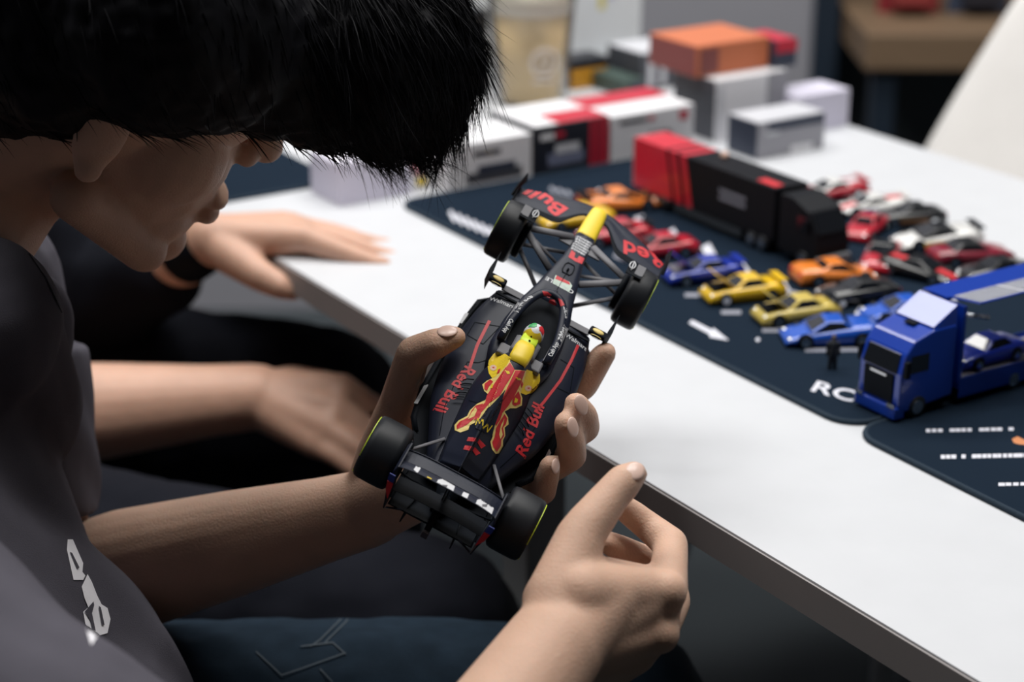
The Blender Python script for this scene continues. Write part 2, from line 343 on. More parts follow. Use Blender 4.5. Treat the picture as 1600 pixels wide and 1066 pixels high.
# --- mirrors and inlets
for sgn in (1, -1):
    mo = cb('mirror', loft([[V((x, sgn * (640 + a), z)) for a, z in ((-105, 620), (105, 620), (110, 690), (-100, 690))] for x in (2560, 2660)]), BLACK, False, bevel=18)
    cb('mirror_glass', loft([[V((2556, sgn * 640 + 70 * math.cos(a), 656 + 24 * math.sin(a))), V((2548, sgn * 640 + 70 * math.cos(a), 656 + 24 * math.sin(a)))] for a in np.linspace(0, 2 * math.pi, 14)], closed=False), PALEY, False, mo)
    cb('mirror_top', sphere((2610, sgn * 640, 690), (34, 72, 9), 14, 6), PALEY, True, mo)
    cb('mirror_vane', prism([(2540, sgn * 735), (2680, sgn * 735), (2990, sgn * 770), (2680, sgn * 790)], 480, 700), BLACK, False)
    cb('inlet_slot', box(2570, 2655, *sorted((sgn * 300, sgn * 560)), 585, 600), CARBON, False, bevel=5)
    cb('inlet_lip', box(2480, 2505, *sorted((sgn * 300, sgn * 600)), 592, 612), BLACK, False)
# --- louvres
for sgn in (1, -1):
    for k in range(5):
        x = 1260 - k * 62; cb('cooling_louvre', tube([(x + 25, sgn * 330, 548 - k * 8), (x, sgn * 400, 535 - k * 9), (x - 30, sgn * 440, 512 - k * 10)], 7, 6), BLACK)
# --- front wing
def wing_el(pts, th, drop):
    secs = []
    for (xl, xt, y, zl, zt) in pts:
        secs.append([V((xl, y, zl)), V(((xl + xt) / 2, y, (zl + zt) / 2 + th)), V((xt, y, zt + 4)), V((xt, y, zt - 4)), V(((xl + xt) / 2, y, (zl + zt) / 2 - th))])
    return loft(secs)
def fw(y):  # leading, trailing, z lead, z trail
    a = abs(y); xl = 4850 - 330 * (a / 950) ** 1.5; t = max(0, min(1, (a - 120) / 330)); t = t * t * (3 - 2 * t)
    xt = 4560 - 400 * t - 70 * (a / 950); return xl, xt, 110 + 40 * (a / 950), 190 + 90 * t
ys = np.linspace(-985, 985, 41)
def el(f0, f1, zo): return wing_el([(fw(y)[0] + (fw(y)[1] - fw(y)[0]) * f0, fw(y)[0] + (fw(y)[1] - fw(y)[0]) * f1, y, fw(y)[2] + (fw(y)[3] - fw(y)[2]) * f0 + zo, fw(y)[2] + (fw(y)[3] - fw(y)[2]) * f1 + zo) for y in ys], 7, 0)
FWG = NAVY
o_fw = cb('front_wing_plane', el(0, .30, 0), NAVY, False)
e2 = tri(el(.30, .80, 12)); cb('front_wing_flap', e2, FWG, False)
cb('front_wing_gurney', el(.81, 1.0, 20), BLACK, False)
for sgn in (1, -1):
    cb('front_endplate', prism([(0, 0)] * 0 + [(4560, sgn * 985), (4560, sgn * 997), (4080, sgn * 1005), (4080, sgn * 990)], 70, 330), BLACK, False)
    cb('endplate_fin', loft([[V((x, sgn * y, z)), V((x, sgn * (y + 14), z)), V((x - 30, sgn * (y + 40), z + h)), V((x - 40, sgn * (y + 26), z + h))] for x, y, z, h in ((4620, 955, 180, 180), (4380, 985, 300, 90), (4200, 1000, 300, 40))]), BLACK, False)
for sgn in (1, -1): cb('wing_pylon', box(4450, 4640, sgn * 80 - 10, sgn * 80 + 10, 150, 240), NAVY, False)
for sgn in (1, -1): cb('nose_camera', loft([[V((3800, sgn * y, 415)), V((3890, sgn * y, 410)), V((3890, sgn * y, 435)), V((3800, sgn * y, 440))] for y in (120, 270)]), CARBON, False)
# --- wheels
def wheel(x, sgn, yc, wd, R_):
    h = wd / 2; pr = [(R_ * .60, -h * .96), (R_ * .66, -h), (R_ * .88, -h * .98), (R_ * .97, -h * .86), (R_, -h * .62), (R_ * 1.005, 0), (R_, h * .62), (R_ * .97, h * .86), (R_ * .88, h * .98), (R_ * .66, h), (R_ * .60, h * .96)]
    t = cb('tyre', lathe(pr, 44, 'y', (x, sgn * yc, 360)), TYRE)
    cb('wheel_cover', lathe([(R_ * .62, -h * .9), (R_ * .6, -h * .98), (R_ * .2, -h * .9), (R_ * .2, h * .9), (R_ * .6, h * .98), (R_ * .62, h * .9)], 32, 'y', (x, sgn * yc, 360)), BLACK, True, t)
    for a0 in (20, 200):
        cb('sidewall_stripe', loft([[V((x + r * math.cos(a), sgn * (yc + hh), 360 + r * math.sin(a))) for r, hh in ((R_ * .80, h * 1.0), (R_ * .91, h * .985), (R_ * .91, h * .93), (R_ * .80, h * .93))] for a in np.linspace(math.radians(a0), math.radians(a0 + 130), 14)]), NEON, False, t)
    cb('hub_ring', lathe([(R_ * .5, h * .97), (R_ * .56, h * 1.0), (R_ * .57, h * .9)], 28, 'y', (x, 0, 360)) if False else ([V((v[0], sgn * (yc + v[1]), v[2])) for v in lathe([(R_ * .48, h * .95), (R_ * .5, h * 1.0), (R_ * .55, h * 1.0), (R_ * .56, h * .93)], 28, 'y', (x, 0, 360))[0]], lathe([(1, 0)] * 4, 28, 'y')[1]), RED, True, t)
for sgn in (1, -1):
    wheel(0, sgn, 797, 405, 360); wheel(3600, sgn, 847, 305, 360)
    # front corner: wheel bow winglet, brake duct, arms
    cb('wheel_winglet', loft([[V((x, sgn * a, z)), V((x, sgn * b, z + 8)), V((x, sgn * b, z + 20)), V((x, sgn * a, z + 12))] for x, a, b, z in ((3820, 610, 690, 640), (3700, 600, 800, 722), (3560, 600, 800, 735))]), BLACK, False)
    lg = cb('winglet_panel', box(3600, 3760, *sorted((sgn * 700, sgn * 800)), 735, 750), CARBON, False)
    rg = [V((3700 + 55 * math.cos(a), sgn * (640 + 34 * math.sin(a)), 752)) for a in np.linspace(0, 2 * math.pi, 13)]
    cb('winglet_emblem', join(tube(rg, 7, 6), tube([(3770, sgn * 640, 745), (3620, sgn * 650, 752)], 7, 6)), WHT)
    cb('brake_duct', lathe([(210, -40), (230, -30), (230, 30), (210, 40)], 20, 'y', (3600, sgn * 650, 350)), BLACK)
    for a, b, r in (((3950, 130, 430), (3660, 640, 520), 50), ((3280, 190, 480), (3600, 640, 520), 50), ((3780, 130, 300), (3620, 640, 250), 30), ((3100, 210, 260), (3560, 640, 250), 30), ((3560, 140, 300), (3640, 630, 470), 26)):
        cb('suspension_arm', tube([(a[0], sgn * a[1], a[2]), (b[0], sgn * b[1], b[2])], r, 8, .55), CARBON)
    for a, b, r in (((520, 300, 380), (40, 620, 480), 20), ((150, 250, 420), (-20, 620, 480), 20), ((420, 330, 200), (20, 620, 230), 16), ((-60, 200, 220), (-20, 620, 230), 16)):
        cb('suspension_arm', tube([(a[0], sgn * a[1], a[2]), (b[0], sgn * b[1], b[2])], r, 8, .6), BLACK if a[0] < 500 else CARBON)
    cb('rear_brake_duct', lathe([(220, -45), (250, -30), (250, 30), (220, 45)], 20, 'y', (0, sgn * 590, 360)), BLACK)
# --- rear wing, beam wing, diffuser
ysr = np.linspace(-560, 560, 21)
def rwp(f0, f1, z0, z1, cz):
    return wing_el([(-90 + (-390 + 90) * f0, -90 - 300 * f1, y, z0 - (50 * (abs(y) / 560) ** 4), z1 - (60 * (abs(y) / 560) ** 4)) for y in ysr], 7, 0)
cb('rear_wing_plane', rwp(0, .55, 800, 830, 0), NAVY, False); o_flap = cb('rear_wing_flap', rwp(.58, 1, 838, 905, 0), NAVY, False)
LIP = NAVY
cb('rear_wing_edge', tube([(-86, y, 806 - 50 * (abs(y) / 560) ** 4) for y in ysr], 8, 6), LIP)
cb('rear_wing_trailing_edge', tube([(-392, y, 907 - 60 * (abs(y) / 560) ** 4) for y in ysr], 7, 6), LIP)
for sgn in (1, -1):
    ep = cb('rear_endplate', loft([[V((x, sgn * (y - 7), z)), V((x, sgn * (y + 7), z)), V((x2, sgn * (y + 7), z)), V((x2, sgn * (y - 7), z))] for x, x2, y, z in ((-60, -400, 560, 855), (-50, -430, 585, 780), (-120, -470, 580, 560), (-220, -480, 540, 330), (-260, -460, 520, 120))]), NAVY, False)
    cb('red_triangle_mark', prism([(0, 0), (0, 1), (1, 0)], 0, 1) if False else loft([[V((-484, sgn * (y0), z)), V((-484, sgn * y1, z)), V((-476, sgn * y1, z)), V((-476, sgn * y0, z))] for y0, y1, z in ((532, 600, 650), (525, 580, 500), (520, 528, 360))]), RED, False, ep)
    cb('blue_triangle_mark', loft([[V((-478, sgn * (y0), z)), V((-478, sgn * y1, z)), V((-470, sgn * y1, z)), V((-470, sgn * y0, z))] for y0, y1, z in ((545, 610, 790), (540, 610, 720), (535, 602, 655))]), BLUEP, False, ep)
    cb('diffuser_fence', prism([(-480, sgn * 300 - 6), (-480, sgn * 300 + 6), (-120, sgn * 260 + 6), (-120, sgn * 260 - 6)], 60, 260), BLACK, False)
    cb('diffuser_corner', loft([[V((-470, sgn * a, b)), V((-480, sgn * (a + 5), b - 4)), V((-500, sgn * (a + 5), b)), V((-490, sgn * a, b + 6))] for a, b in ((330, 300), (420, 250), (500, 190))]), LIP, False)
cb('beam_wing', wing_el([(-200, -430, y, 420 + 40 * (1 - (y / 520) ** 2), 470 + 40 * (1 - (y / 520) ** 2)) for y in np.linspace(-520, 520, 15)], 8, 0), BLACK, False)
cb('diffuser', loft([half_sec(x, [(0, z1), (480, z1 - 20), (500, z0), (.2, z0)]) for x, z0, z1 in ((150, 50, 110), (-200, 120, 180), (-470, 250, 290))]), BLACK, False)
cb('rear_light_post', tube([(-150, 0, 420), (-420, 0, 330), (-560, 0, 250)], [60, 40, 34], 8), BLACK); cb('rear_light', box(-600, -560, -38, 38, 180, 290), mat('dark lamp', (.06, .05, .06), .3), False, bevel=8)
for y_ in (-14, 14): cb('wing_pillar', prism([(-120, y_ - 5), (-120, y_ + 5), (-260, y_ + 5), (-260, y_ - 5)], 380, 810), BLACK, False)
cb('gearbox', loft([half_sec(x, [(0, z), (w_, z - 30), (w_, 200), (.2, 180)]) for x, w_, z in ((260, 200, 440), (0, 130, 400), (-260, 80, 360))]), BLACK)
# --- decals: print conformed to the bodywork
bv, bf = join(chassis, pods, eng, nose, halo, e2, el(0, .30, 0), sc((rwp(.58, 1, 838, 905, 0)[0], rwp(.58, 1, 838, 905, 0)[1])) if False else rwp(.58, 1, 838, 905, 0),
              loft([[V((x, s_ * a, z - 60)), V((x, s_ * b, z - 60)), V((x, s_ * b, z)), V((x, s_ * a, z + 6))] for s_ in (1,) for x, a, b, z in ((1840, 235, 330, 712), (2150, 242, 340, 700), (2450, 238, 325, 680))]),
              loft([[V((x, -a, z - 60)), V((x, -b, z - 60)), V((x, -b, z)), V((x, -a, z + 6))] for x, a, b, z in ((1840, 235, 330, 712), (2150, 242, 340, 700), (2450, 238, 325, 680))]),
              loft([half_sec(x, [(0, z), (w_ * .8, z - 4), (w_, z - 30), (w_ * 1.05, z - 150), (.2, z - 150)]) for x, w_, z in ((1840, 84, 880), (1790, 100, 925), (1700, 112, 958), (1560, 112, 962), (1470, 100, 950))]))
BVH = BVHTree.FromPolygons([tuple(v) for v in bv], bf)
CI = CW.inverted(); CAMLOC = (CI @ cC) / S
def conform(name, vf, m, caster, lift, maxlen):
    vs_, fs = refine(vf, maxlen); out = []; ok = []
    for v in vs_:
        o_, d_ = caster(v); h, n, i, d = BVH.ray_cast(o_, d_)
        if h is None: out.append(V()); ok.append(False); continue
        if n.dot(d_) > 0: n = -n
        out.append(h + n * lift); ok.append(True)
    fs = [f for f in fs if all(ok[i] for i in f) and max((out[f[0]] - out[f[1]]).length, (out[f[1]] - out[f[2]]).length, (out[f[2]] - out[f[0]]).length) < 140]
    if fs and name.startswith(('red_wing', 'red_lettering')): return [cb(name, p_, m, False) for p_ in pieces((out, fs)) if len(p_[1]) > 8]
    if fs: return cb(name, (out, fs), m, False)
def px_decal(name, pts, m, lift=3, vf=None, maxlen=2.6):
    return conform(name, vf or poly(pts), m, lambda v: (CAMLOC, ((CI @ P(v.x, v.y, 1.0)) / S - CAMLOC).normalized()), lift, maxlen)
def text_decal(name, s, size, at, ang, m, lift=3, sx=1, bold=0):   # plan view lettering dropped onto the body
    tv, tf = flat_text(s, size, bold); ca, sa = math.cos(ang), math.sin(ang)
    tv = [V((at[0] + v.x * sx * ca - v.y * sa, at[1] + v.x * sx * sa + v.y * ca, 0)) for v in tv]
    return conform(name, (tv, tf), m, lambda v: (V((v.x, v.y, 3000)), V((0, 0, -1))), lift, 40)
def band(pts, wd): return join(*[stroke(pts[i], pts[i + 1], wd) for i in range(len(pts) - 1)])
# sun disc, bulls, spine (traced outlines)
z5 = lambda l: [(690 + x / 5.61, 540 + y / 5.61) for x, y in l]
px_decal('yellow_sun_print', z5([(500, 45), (455, 75), (415, 130), (405, 190), (415, 245), (445, 290), (500, 300), (560, 230), (610, 110), (560, 75)]), YEL, 3)
px_decal('yellow_sun_print', z5([(745, 210), (860, 250), (862, 310), (835, 375), (790, 415), (735, 432), (690, 415), (660, 380), (690, 290)]), YEL, 3)
px_decal('yellow_outline_print', z5([(470, 280), (400, 310), (358, 345), (375, 400), (410, 430), (385, 480), (310, 515), (250, 570), (225, 620), (150, 660), (115, 700), (118, 745), (165, 765), (235, 740), (250, 700), (290, 680), (310, 665), (360, 650), (400, 690), (440, 740), (445, 800), (425, 845), (440, 910), (470, 950), (500, 945), (535, 880), (535, 830), (555, 790), (550, 720), (585, 690), (580, 630), (550, 580), (600, 550), (650, 550), (700, 525), (705, 460), (690, 420), (740, 220), (640, 215), (598, 140), (550, 200)]), PALEY, 5)
px_decal('red_bull_print', z5([(598, 150), (640, 215), (600, 290), (560, 350), (510, 440), (430, 500), (350, 590), (330, 640), (285, 660), (300, 620), (330, 560), (385, 500), (400, 440), (470, 330)]), RED, 8)
px_decal('red_bull_print', z5([(645, 220), (728, 222), (690, 330), (640, 430), (580, 530), (530, 590), (510, 650), (470, 710), (470, 650), (500, 580), (530, 470), (575, 370)]), RED, 8)
px_decal('dark_gap_print', z5([(560, 385), (535, 460), (510, 570), (465, 690), (440, 790), (395, 780), (350, 750), (300, 725), (300, 660), (340, 645), (400, 560), (480, 480)]), NAVY, 10)
for l in ([(300, 530), (262, 580), (240, 630), (165, 670), (135, 705), (140, 735), (190, 715), (232, 690), (290, 640), (330, 570), (370, 510)], [(548, 600), (572, 640), (560, 690), (535, 720), (545, 790), (518, 830), (515, 880), (480, 930), (450, 890), (440, 850), (462, 800), (475, 720), (510, 660)]):
    px_decal('red_leg_print', z5(l), REDP, 8)
px_decal('pale_streak_print', z5([(300, 545), (262, 600), (235, 650), (290, 625), (315, 570)]), PALEY, 10.5); px_decal('pale_streak_print', z5([(545, 640), (535, 690), (520, 730), (530, 780), (510, 820), (500, 780), (515, 700)]), PALEY, 10.5)
for l in ([(430, 300), (380, 340), (378, 385), (400, 400), (420, 360), (455, 320)], [(670, 400), (690, 460), (685, 510), (640, 530), (615, 515), (620, 460)]): px_decal('red_head_print', z5(l), REDP, 8)
for l in ([(440, 345), (455, 340), (450, 375), (432, 380)], [(640, 455), (665, 470), (655, 500), (628, 500)]): px_decal('yellow_eye_print', z5(l), YEL, 11)
for l in ([(500, 215), (520, 205), (508, 245), (487, 250)], [(700, 310), (712, 340), (695, 375), (690, 340)]): px_decal('red_horn_print', z5(l), REDP, 8)
for l in ([(555, 222), (590, 228), (600, 250), (575, 255)], [(645, 280), (685, 285), (690, 305), (660, 300)]): px_decal('yellow_curl_print', z5(l), YEL, 11)
for cx, cy in ((455, 197), (757, 375)): px_decal('pale_roundel_print', z5([(cx + 30 * math.cos(a), cy + 26 * math.sin(a)) for a in np.linspace(0, 6.0, 14)]), mat('pale pink print', (.8, .55, .4), .5), 5); px_decal('red_dot_print', z5([(cx - 12, cy - 5), (cx + 12, cy - 8), (cx + 8, cy + 6), (cx - 4, cy + 3)]), RED, 6)
px_decal('yellow_zigzag_print', None, YEL, 12, band(z5([(300, 700), (325, 640), (335, 690), (365, 650), (360, 730), (400, 690), (395, 760), (440, 700)]), 1.6))
for l in ([(235, 805), (310, 812), (300, 845), (220, 838)], [(330, 820), (385, 880), (345, 905), (312, 850)], [(205, 875), (275, 885), (255, 925), (190, 912)], [(290, 890), (340, 945), (300, 965), (268, 920)]): px_decal('red_chevron_print', z5(l), RED, 4)
# red pinstripes
z7 = lambda l: [(600 + x / 3.808, 500 + y / 3.808) for x, y in l]
px_decal('red_stripe_print', None, REDP, 3, band(z7([(628, 5), (590, 80), (555, 150), (525, 240), (505, 300)]), 5)); px_decal('red_stripe_print', None, REDP, 3, band(z7([(1155, 150), (1115, 240), (1050, 360), (950, 490), (905, 540)]), 4.5))
# panel lines
for l in ([(495, 90), (540, 15), (690, 40), (590, 145), (495, 90)], [(495, 250), (560, 255), (610, 240)], [(495, 255), (420, 380), (360, 520), (330, 690)], [(1050, 235), (1130, 285), (1105, 440), (1010, 395)], [(960, 515), (900, 640), (800, 780), (690, 880)], [(505, 480), (560, 495), (580, 480)]):
    px_decal('panel_line', None, BLACK, 2.5, band(z7(l), 1.3))
# sponsor lettering
text_decal('red_lettering', 'Red Bull', 190, (1130, 470), math.pi - .12, RED, 3, 1.0, 5)
text_decal('red_lettering', 'Red Bull', 190, (1130, -470), .12, RED, 3, 1.0, 5)
H_ = math.pi / 2
text_decal('red_wing_lettering', 'Bull', 390, (4480, 640), H_ - .28, REDP, 4, .95, 12); text_decal('red_wing_lettering', 'Red', 390, (4450, -720), H_ + .28, REDP, 4, .95, 10)
text_decal('white_lettering', 'ORACLE', 92, (3040, 0), H_, WHT, 3, 1.05, 1)
for k in range(6): text_decal('small_white_lettering', '=====' if False else 'ORACLE', 44, (3780 + k * 52, 0), H_, WHT, 3, 1.1 + .1 * (k % 3), 2)
px_decal('red_block_print', [(893, 391), (899, 396), (897, 402), (904, 406), (901, 410), (888, 402)], REDP, 3); px_decal('red_block_print', [(905, 400), (913, 404), (909, 413), (900, 409), (902, 404)], REDP, 3)
px_decal('mint_badge_print', [(868, 430), (890, 441), (894, 447), (889, 457), (863, 443)], mat('mint badge', (.55, .66, .58), .5), 3)
px_decal('red_badge_print', [(870, 431), (889, 441), (891, 446), (867, 436)], REDP, 4.5)
for l in ([(847, 455), (855, 456), (862, 461), (858, 466), (850, 462)], [(872, 466), (878, 469), (882, 477), (876, 479)]): px_decal('red_bull_print', l, REDP, 3.5)
px_decal('red_badge_print', [(859, 468), (866, 469), (870, 476), (863, 479), (857, 474)], REDP, 4)
text_decal('white_lettering', 'BYBIT', 74, (2420, 262), math.pi * .86, WHT, 3, 1, 2); text_decal('white_lettering', 'ZOOM', 62, (2230, -290), .08, WHT, 3, 1, 2)
text_decal('white_lettering', 'BYBIT', 60, (2520, -215), .55, WHT, 3, 1, 1)
text_decal('white_lettering', 'Walmart', 84, (2420, 480), H_ * 1 + math.pi, WHT, 3, .95, 1); text_decal('white_lettering', 'Walmart', 84, (2420, -470), -H_, WHT, 3, .95, 1)
text_decal('white_lettering', 'Mobil 1', 78, (2310, 285), math.pi, WHT, 4, 1, 1); text_decal('white_lettering', 'Mobil 1', 78, (2310, -285), 0, WHT, 4, 1, 1)
text_decal('white_lettering', 'Cash App', 66, (1980, 285), math.pi, WHT, 4, .8, 1); text_decal('white_lettering', 'Cash App', 66, (1990, -285), 0, WHT, 4, .8, 1)
# rear wing lettering
zr = lambda l: [(590 + x / 5.075, 680 + y / 5.075) for x, y in l]
for l in ([(285, 275), (340, 200), (368, 225), (315, 305)], [(455, 395), (480, 355), (530, 350), (615, 400), (590, 475), (560, 480)], [(655, 500), (680, 452), (725, 470), (700, 525)], [(765, 570), (790, 515), (840, 508), (938, 525), (900, 640), (880, 640)]):
    px_decal('white_wing_lettering', zr(l), WHT, 4)
px_decal('grey_wing_lettering', zr([(505, 395), (555, 400), (540, 430), (500, 418)]), CARBON, 6); px_decal('grey_wing_lettering', zr([(825, 552), (872, 550), (862, 574), (828, 570)]), CARBON, 6)
px_decal('yellow_wing_mark', zr([(378, 350), (395, 330), (430, 348), (415, 372)]), YEL, 4)
# ================================================================ PEOPLE
def headshapes(HM):
    R3 = HM.to_3x3(); q = lambda *p: HM @ V(p)
    s = [sphere(q(-.015, 0, .03), (.098, .076, .092), R=R3), sphere(q(.03, 0, -.03), (.062, .058, .072), R=R3), sphere(q(.045, 0, -.072), (.042, .044, .034), R=R3),
         sphere(q(.073, 0, -.098), .017), sphere(q(.05, .0, .03), (.05, .062, .05), R=R3)]
    s += [capsule(q(.088, 0, .028), q(.106, 0, -.008), .009, .0115), sphere(q(.095, .011, -.014), .008), sphere(q(.095, -.011, -.014), .008)]
    s += [sphere(q(.090, 0, -.053), (.011, .022, .006), R=R3), sphere(q(.089, 0, -.066), (.011, .019, .007), R=R3)]
    for sg in (1, -1):
        s += [sphere(q(.045, sg * .036, -.018), (.036, .030, .036), R=R3), capsule(q(.085, sg * .018, .036), q(.074, sg * .045, .036), .008, .006), sphere(q(.070, sg * .030, .014), .0115),
              sphere(q(-.006, sg * .077, -.003), (.016, .006, .03), R=R3), sphere(q(-.004, sg * .080, -.028), (.009, .005, .01), R=R3), capsule(q(.0, sg * .06, -.06), q(.06, sg * .03, -.095), .016, .015)]
    return s
def finger(*pts): return chain([(P(*p[:3]) if len(p) == 4 else p[0], p[-1]) for p in pts])
def nail(name, c, nrm, dr, wd, ln, par):
    z = V(nrm).normalized(); x = (V(dr) - z * V(dr).dot(z)).normalized(); y = z.cross(x); R3 = Matrix((x, y, z)).transposed()
    return build(name, sphere(c, (ln / 2, wd / 2, .0012), 16, 8, R3), NAIL, par, True)
# ---- person in the grey shirt
HM = Matrix.Translation((-.246, 1.176, 1.0125)) @ Matrix(((.861, -.14, .49), (.238, .96, -.145), (-.45, .242, .86))).to_4x4()
hq = lambda *p: HM @ V(p)
NB = V((-.36, 1.10, .885)); SL = V((-.385, 1.27, .845)); SR = V((-.405, .88, .87)); EL = P(70, 925, 1.36); ER = P(430, 1620, .87)
WL = P(575, 795, 1.235); WR = P(868, 1010, 1.03); HIP = V((-.5, 1.07, .54))
body = headshapes(HM) + chain([(hq(-.03, 0, -.03), .058), (hq(-.045, 0, -.10), .052), (NB, .042)]) + chain([(NB, .04), ((NB + HIP) / 2 + V((-.03, 0, 0)), .09), (HIP, .11)])
body += chain([(NB, .036), (SL, .045), (EL, .042)]) + chain([(NB, .036), (SR, .045), (ER, .042)])
fm = lambda a, b, t: a.lerp(b, t)
body += chain([(EL, .040), (fm(EL, WL, .28), .043), (fm(EL, WL, .6), .036), (fm(EL, WL, .88), .028), (WL, .0255)])
body += chain([(ER, .042), (fm(ER, WR, .3), .043), (fm(ER, WR, .7), .032), (WR, .0275)])
# left hand under the car
pl = [CL(500, 250, -420), CL(1000, 350, -470), CL(1500, 250, -480), CL(1500, -250, -480), CL(1100, -300, -500), CL(700, -200, -480)]
body += chain([(WL, .024), (pl[0], .021)]) + [capsule(pl[i], pl[j], .0165, .0165) for i, j in ((0, 1), (1, 2), (2, 3), (3, 4), (4, 5), (5, 0), (0, 3), (0, 4), (1, 4))]
body += finger((WL, .019), (600, 705, 1.222, .0170), (622, 632, 1.207, .0125), (646, 552, 1.180, .0108), (682, 537, 1.172, .0098), (711, 527, 1.172, .0072))
body += finger((pl[2], .012), (CL(1950, -500, -420), .010), (912, 602, 1.222, .0095), (940, 558, 1.214, .0082), (946, 552, 1.212, .0075))
body += finger((pl[3], .012), (CL(1700, -800, -380), .0105), (914, 668, 1.195, .0098), (912, 650, 1.178, .0090), (900, 632, 1.168, .0078))
body += finger((pl[4], .012), (CL(1300, -820, -400), .0105), (893, 712, 1.190, .0098), (892, 690, 1.172, .0090), (884, 662, 1.163, .0078))
body += finger((pl[5], .012), (CL(900, -700, -420), .0095), (848, 768, 1.186, .0088), (854, 748, 1.172, .0078), (860, 727, 1.166, .0068))
# right hand, pinching
m1, m2, m3, m4 = P(1036, 925, 1.075), P(1022, 985, 1.075), P(990, 1022, 1.082), P(955, 1045, 1.09)
cmc = P(866, 940, 1.045)
body += [capsule(WR, m, .021, .0125) for m in (m1, m2, m3, m4)] + [capsule(m1, m2, .0125, .0125), capsule(m2, m3, .012, .012), capsule(m3, m4, .012, .012), capsule(P(905, 930, 1.04), m1, .02, .013), capsule(P(930, 900, 1.072), P(1020, 918, 1.085), .012, .012), capsule(cmc, P(960, 935, 1.06), .018, .016), capsule(fm(ER, WR, .85), P(945, 935, 1.052), .0265, .020), capsule(P(890, 900, 1.056), P(985, 925, 1.07), .017, .014), sphere(P(1040, 925, 1.068), .0125), sphere(P(1030, 990, 1.068), .012)]
body += finger((WR, .022), (872, 935, 1.04, .0185), (906, 842, 1.055, .0142), (918, 822, 1.058, .0130), (955, 775, 1.068, .0108), (975, 753, 1.073, .0104), (991, 741, 1.076, .0078))
body += finger((1040, 922, 1.075, .0128), (1046, 880, 1.098, .0108), (1048, 851, 1.115, .0105), (1012, 822, 1.125, .0090), (985, 801, 1.122, .0084), (968, 788, 1.116, .0070))
body += finger((1026, 985, 1.075, .0125), (1052, 940, 1.115, .0105), (1042, 892, 1.135, .0098), (1000, 872, 1.14, .0090), (970, 858, 1.13, .0084), (950, 848, 1.12, .0072))
body += finger((992, 1022, 1.082, .012), (1030, 975, 1.12, .0098), (1018, 925, 1.145, .0092), (985, 900, 1.15, .0084), (965, 890, 1.14, .007))
body += finger((957, 1045, 1.09, .0115), (985, 1010, 1.12, .0088), (980, 965, 1.14, .0082), (955, 940, 1.14, .0072))
p1 = organic('person', body, SKIN, None, .0019, 14)
tag(p1, 'person in a grey shirt bent over the racing car held in one hand', 'person')
vdir = lambda x, y: -ray(x, y)
nl = (vdir(697, 521) * .7 + cU * .7).normalized()
nail('fingernail', P(699, 531, 1.172) + nl * .0074, nl, cR + cU * .3, .010, .013, p1)
nail('fingernail', P(908, 633, 1.160), vdir(908, 633) + cR * .7, cU - cR * .5, .0095, .0135, p1)
nail('fingernail', P(895, 668, 1.155), vdir(895, 668) + cR * .9, cU - cR * .3, .009, .013, p1)
nail('fingernail', P(868, 729, 1.159), vdir(868, 729) + cR * 1.2, cU + cR * .2, .0075, .010, p1)
nn = (vdir(985, 745) * .8 + cU * .5 + cR * .35).normalized()
nail('fingernail', P(984, 748, 1.075) + nn * .0084, nn, cU + cR * .9, .0105, .0135, p1)
# ---- hair
hs = [sphere(hq(-.025, 0, .060), (.113, .096, .090), R=HM.to_3x3()), sphere(hq(-.08, 0, .025), (.06, .082, .06), R=HM.to_3x3())]
for x, y, d, r in ((560, 60, 1.17, .068), (640, 100, 1.18, .046), (668, 60, 1.18, .028), (665, 165, 1.19, .028), (600, 160, 1.19, .036), (520, 85, 1.17, .06), (440, 75, 1.15, .055), (330, 40, 1.12, .065), (250, 20, 1.1, .072), (100, 60, 1.12, .06), (30, 110, 1.14, .045), (605, 10, 1.17, .045), (500, 170, 1.2, .026), (590, 200, 1.2, .021), (650, 215, 1.2, .017), (540, 188, 1.2, .021), (680, 120, 1.19, .022)):
    hs.append(sphere(P(x, y, d + .02), r))
hair = organic('hair', hs, HAIR, p1, .004, 6, lambda c, n: .004 * noise.noise(V((c.x * 30, c.y * 30, c.z * 12))) + .003 * noise.noise(c * 90))
hv = [(v.co.copy(), v.normal.copy()) for v in hair.data.vertices]; sv, sf = [], []
hc = hq(-.02, 0, .05)
def strand(a, n, L, wd, fall):
    b = len(sv); side = n.cross(V((random.uniform(-1, 1), random.uniform(-1, 1), random.uniform(-1, 1)))).normalized(); p = a - n * .004; d = n.copy(); j = V([random.gauss(0, .12) for _ in range(3)])
    for k in range(5):
        r = wd * (1 - k / 4.3); u = d.cross(side).normalized(); s2 = d.cross(u)
        for q in (0, 2.09, 4.19): sv.append(p + (u * math.cos(q) + s2 * math.sin(q)) * r)
        p = p + d * L / 4; d = (d + V((0, 0, -1)) * fall + j * .5).normalized()
    for k in range(4):
        for i in range(3): sf.append((b + k * 3 + i, b + k * 3 + (i + 1) % 3, b + k * 3 + 3 + (i + 1) % 3, b + k * 3 + 3 + i))
front = [(c, n) for c, n in hv if c.x > -.12]
def comb(c, n, out):
    g = V((.35, -.1, -.9)); t = g - n * g.dot(n); return (t.normalized() + n * out).normalized()
for _ in range(3600):
    c, n = random.choice(front); strand(c, comb(c, n, random.uniform(.05, .25)), random.uniform(.015, .036), .0006, random.uniform(.0, .22))
for _ in range(1600):
    c, n = random.choice(hv); strand(c, comb(c, n, .12), random.uniform(.015, .03), .0006, .1)
edge = [(c, n) for c, n in hv if c.x > -.11 and c.z < 1.10]
for _ in range(700):
    c, n = random.choice(edge); strand(c, comb(c, n, random.uniform(.1, .45)), random.uniform(.03, .055), .0005, random.uniform(.05, .3))
tag(build('hair_strands', (sv, sf), HAIR, p1), kind='stuff')
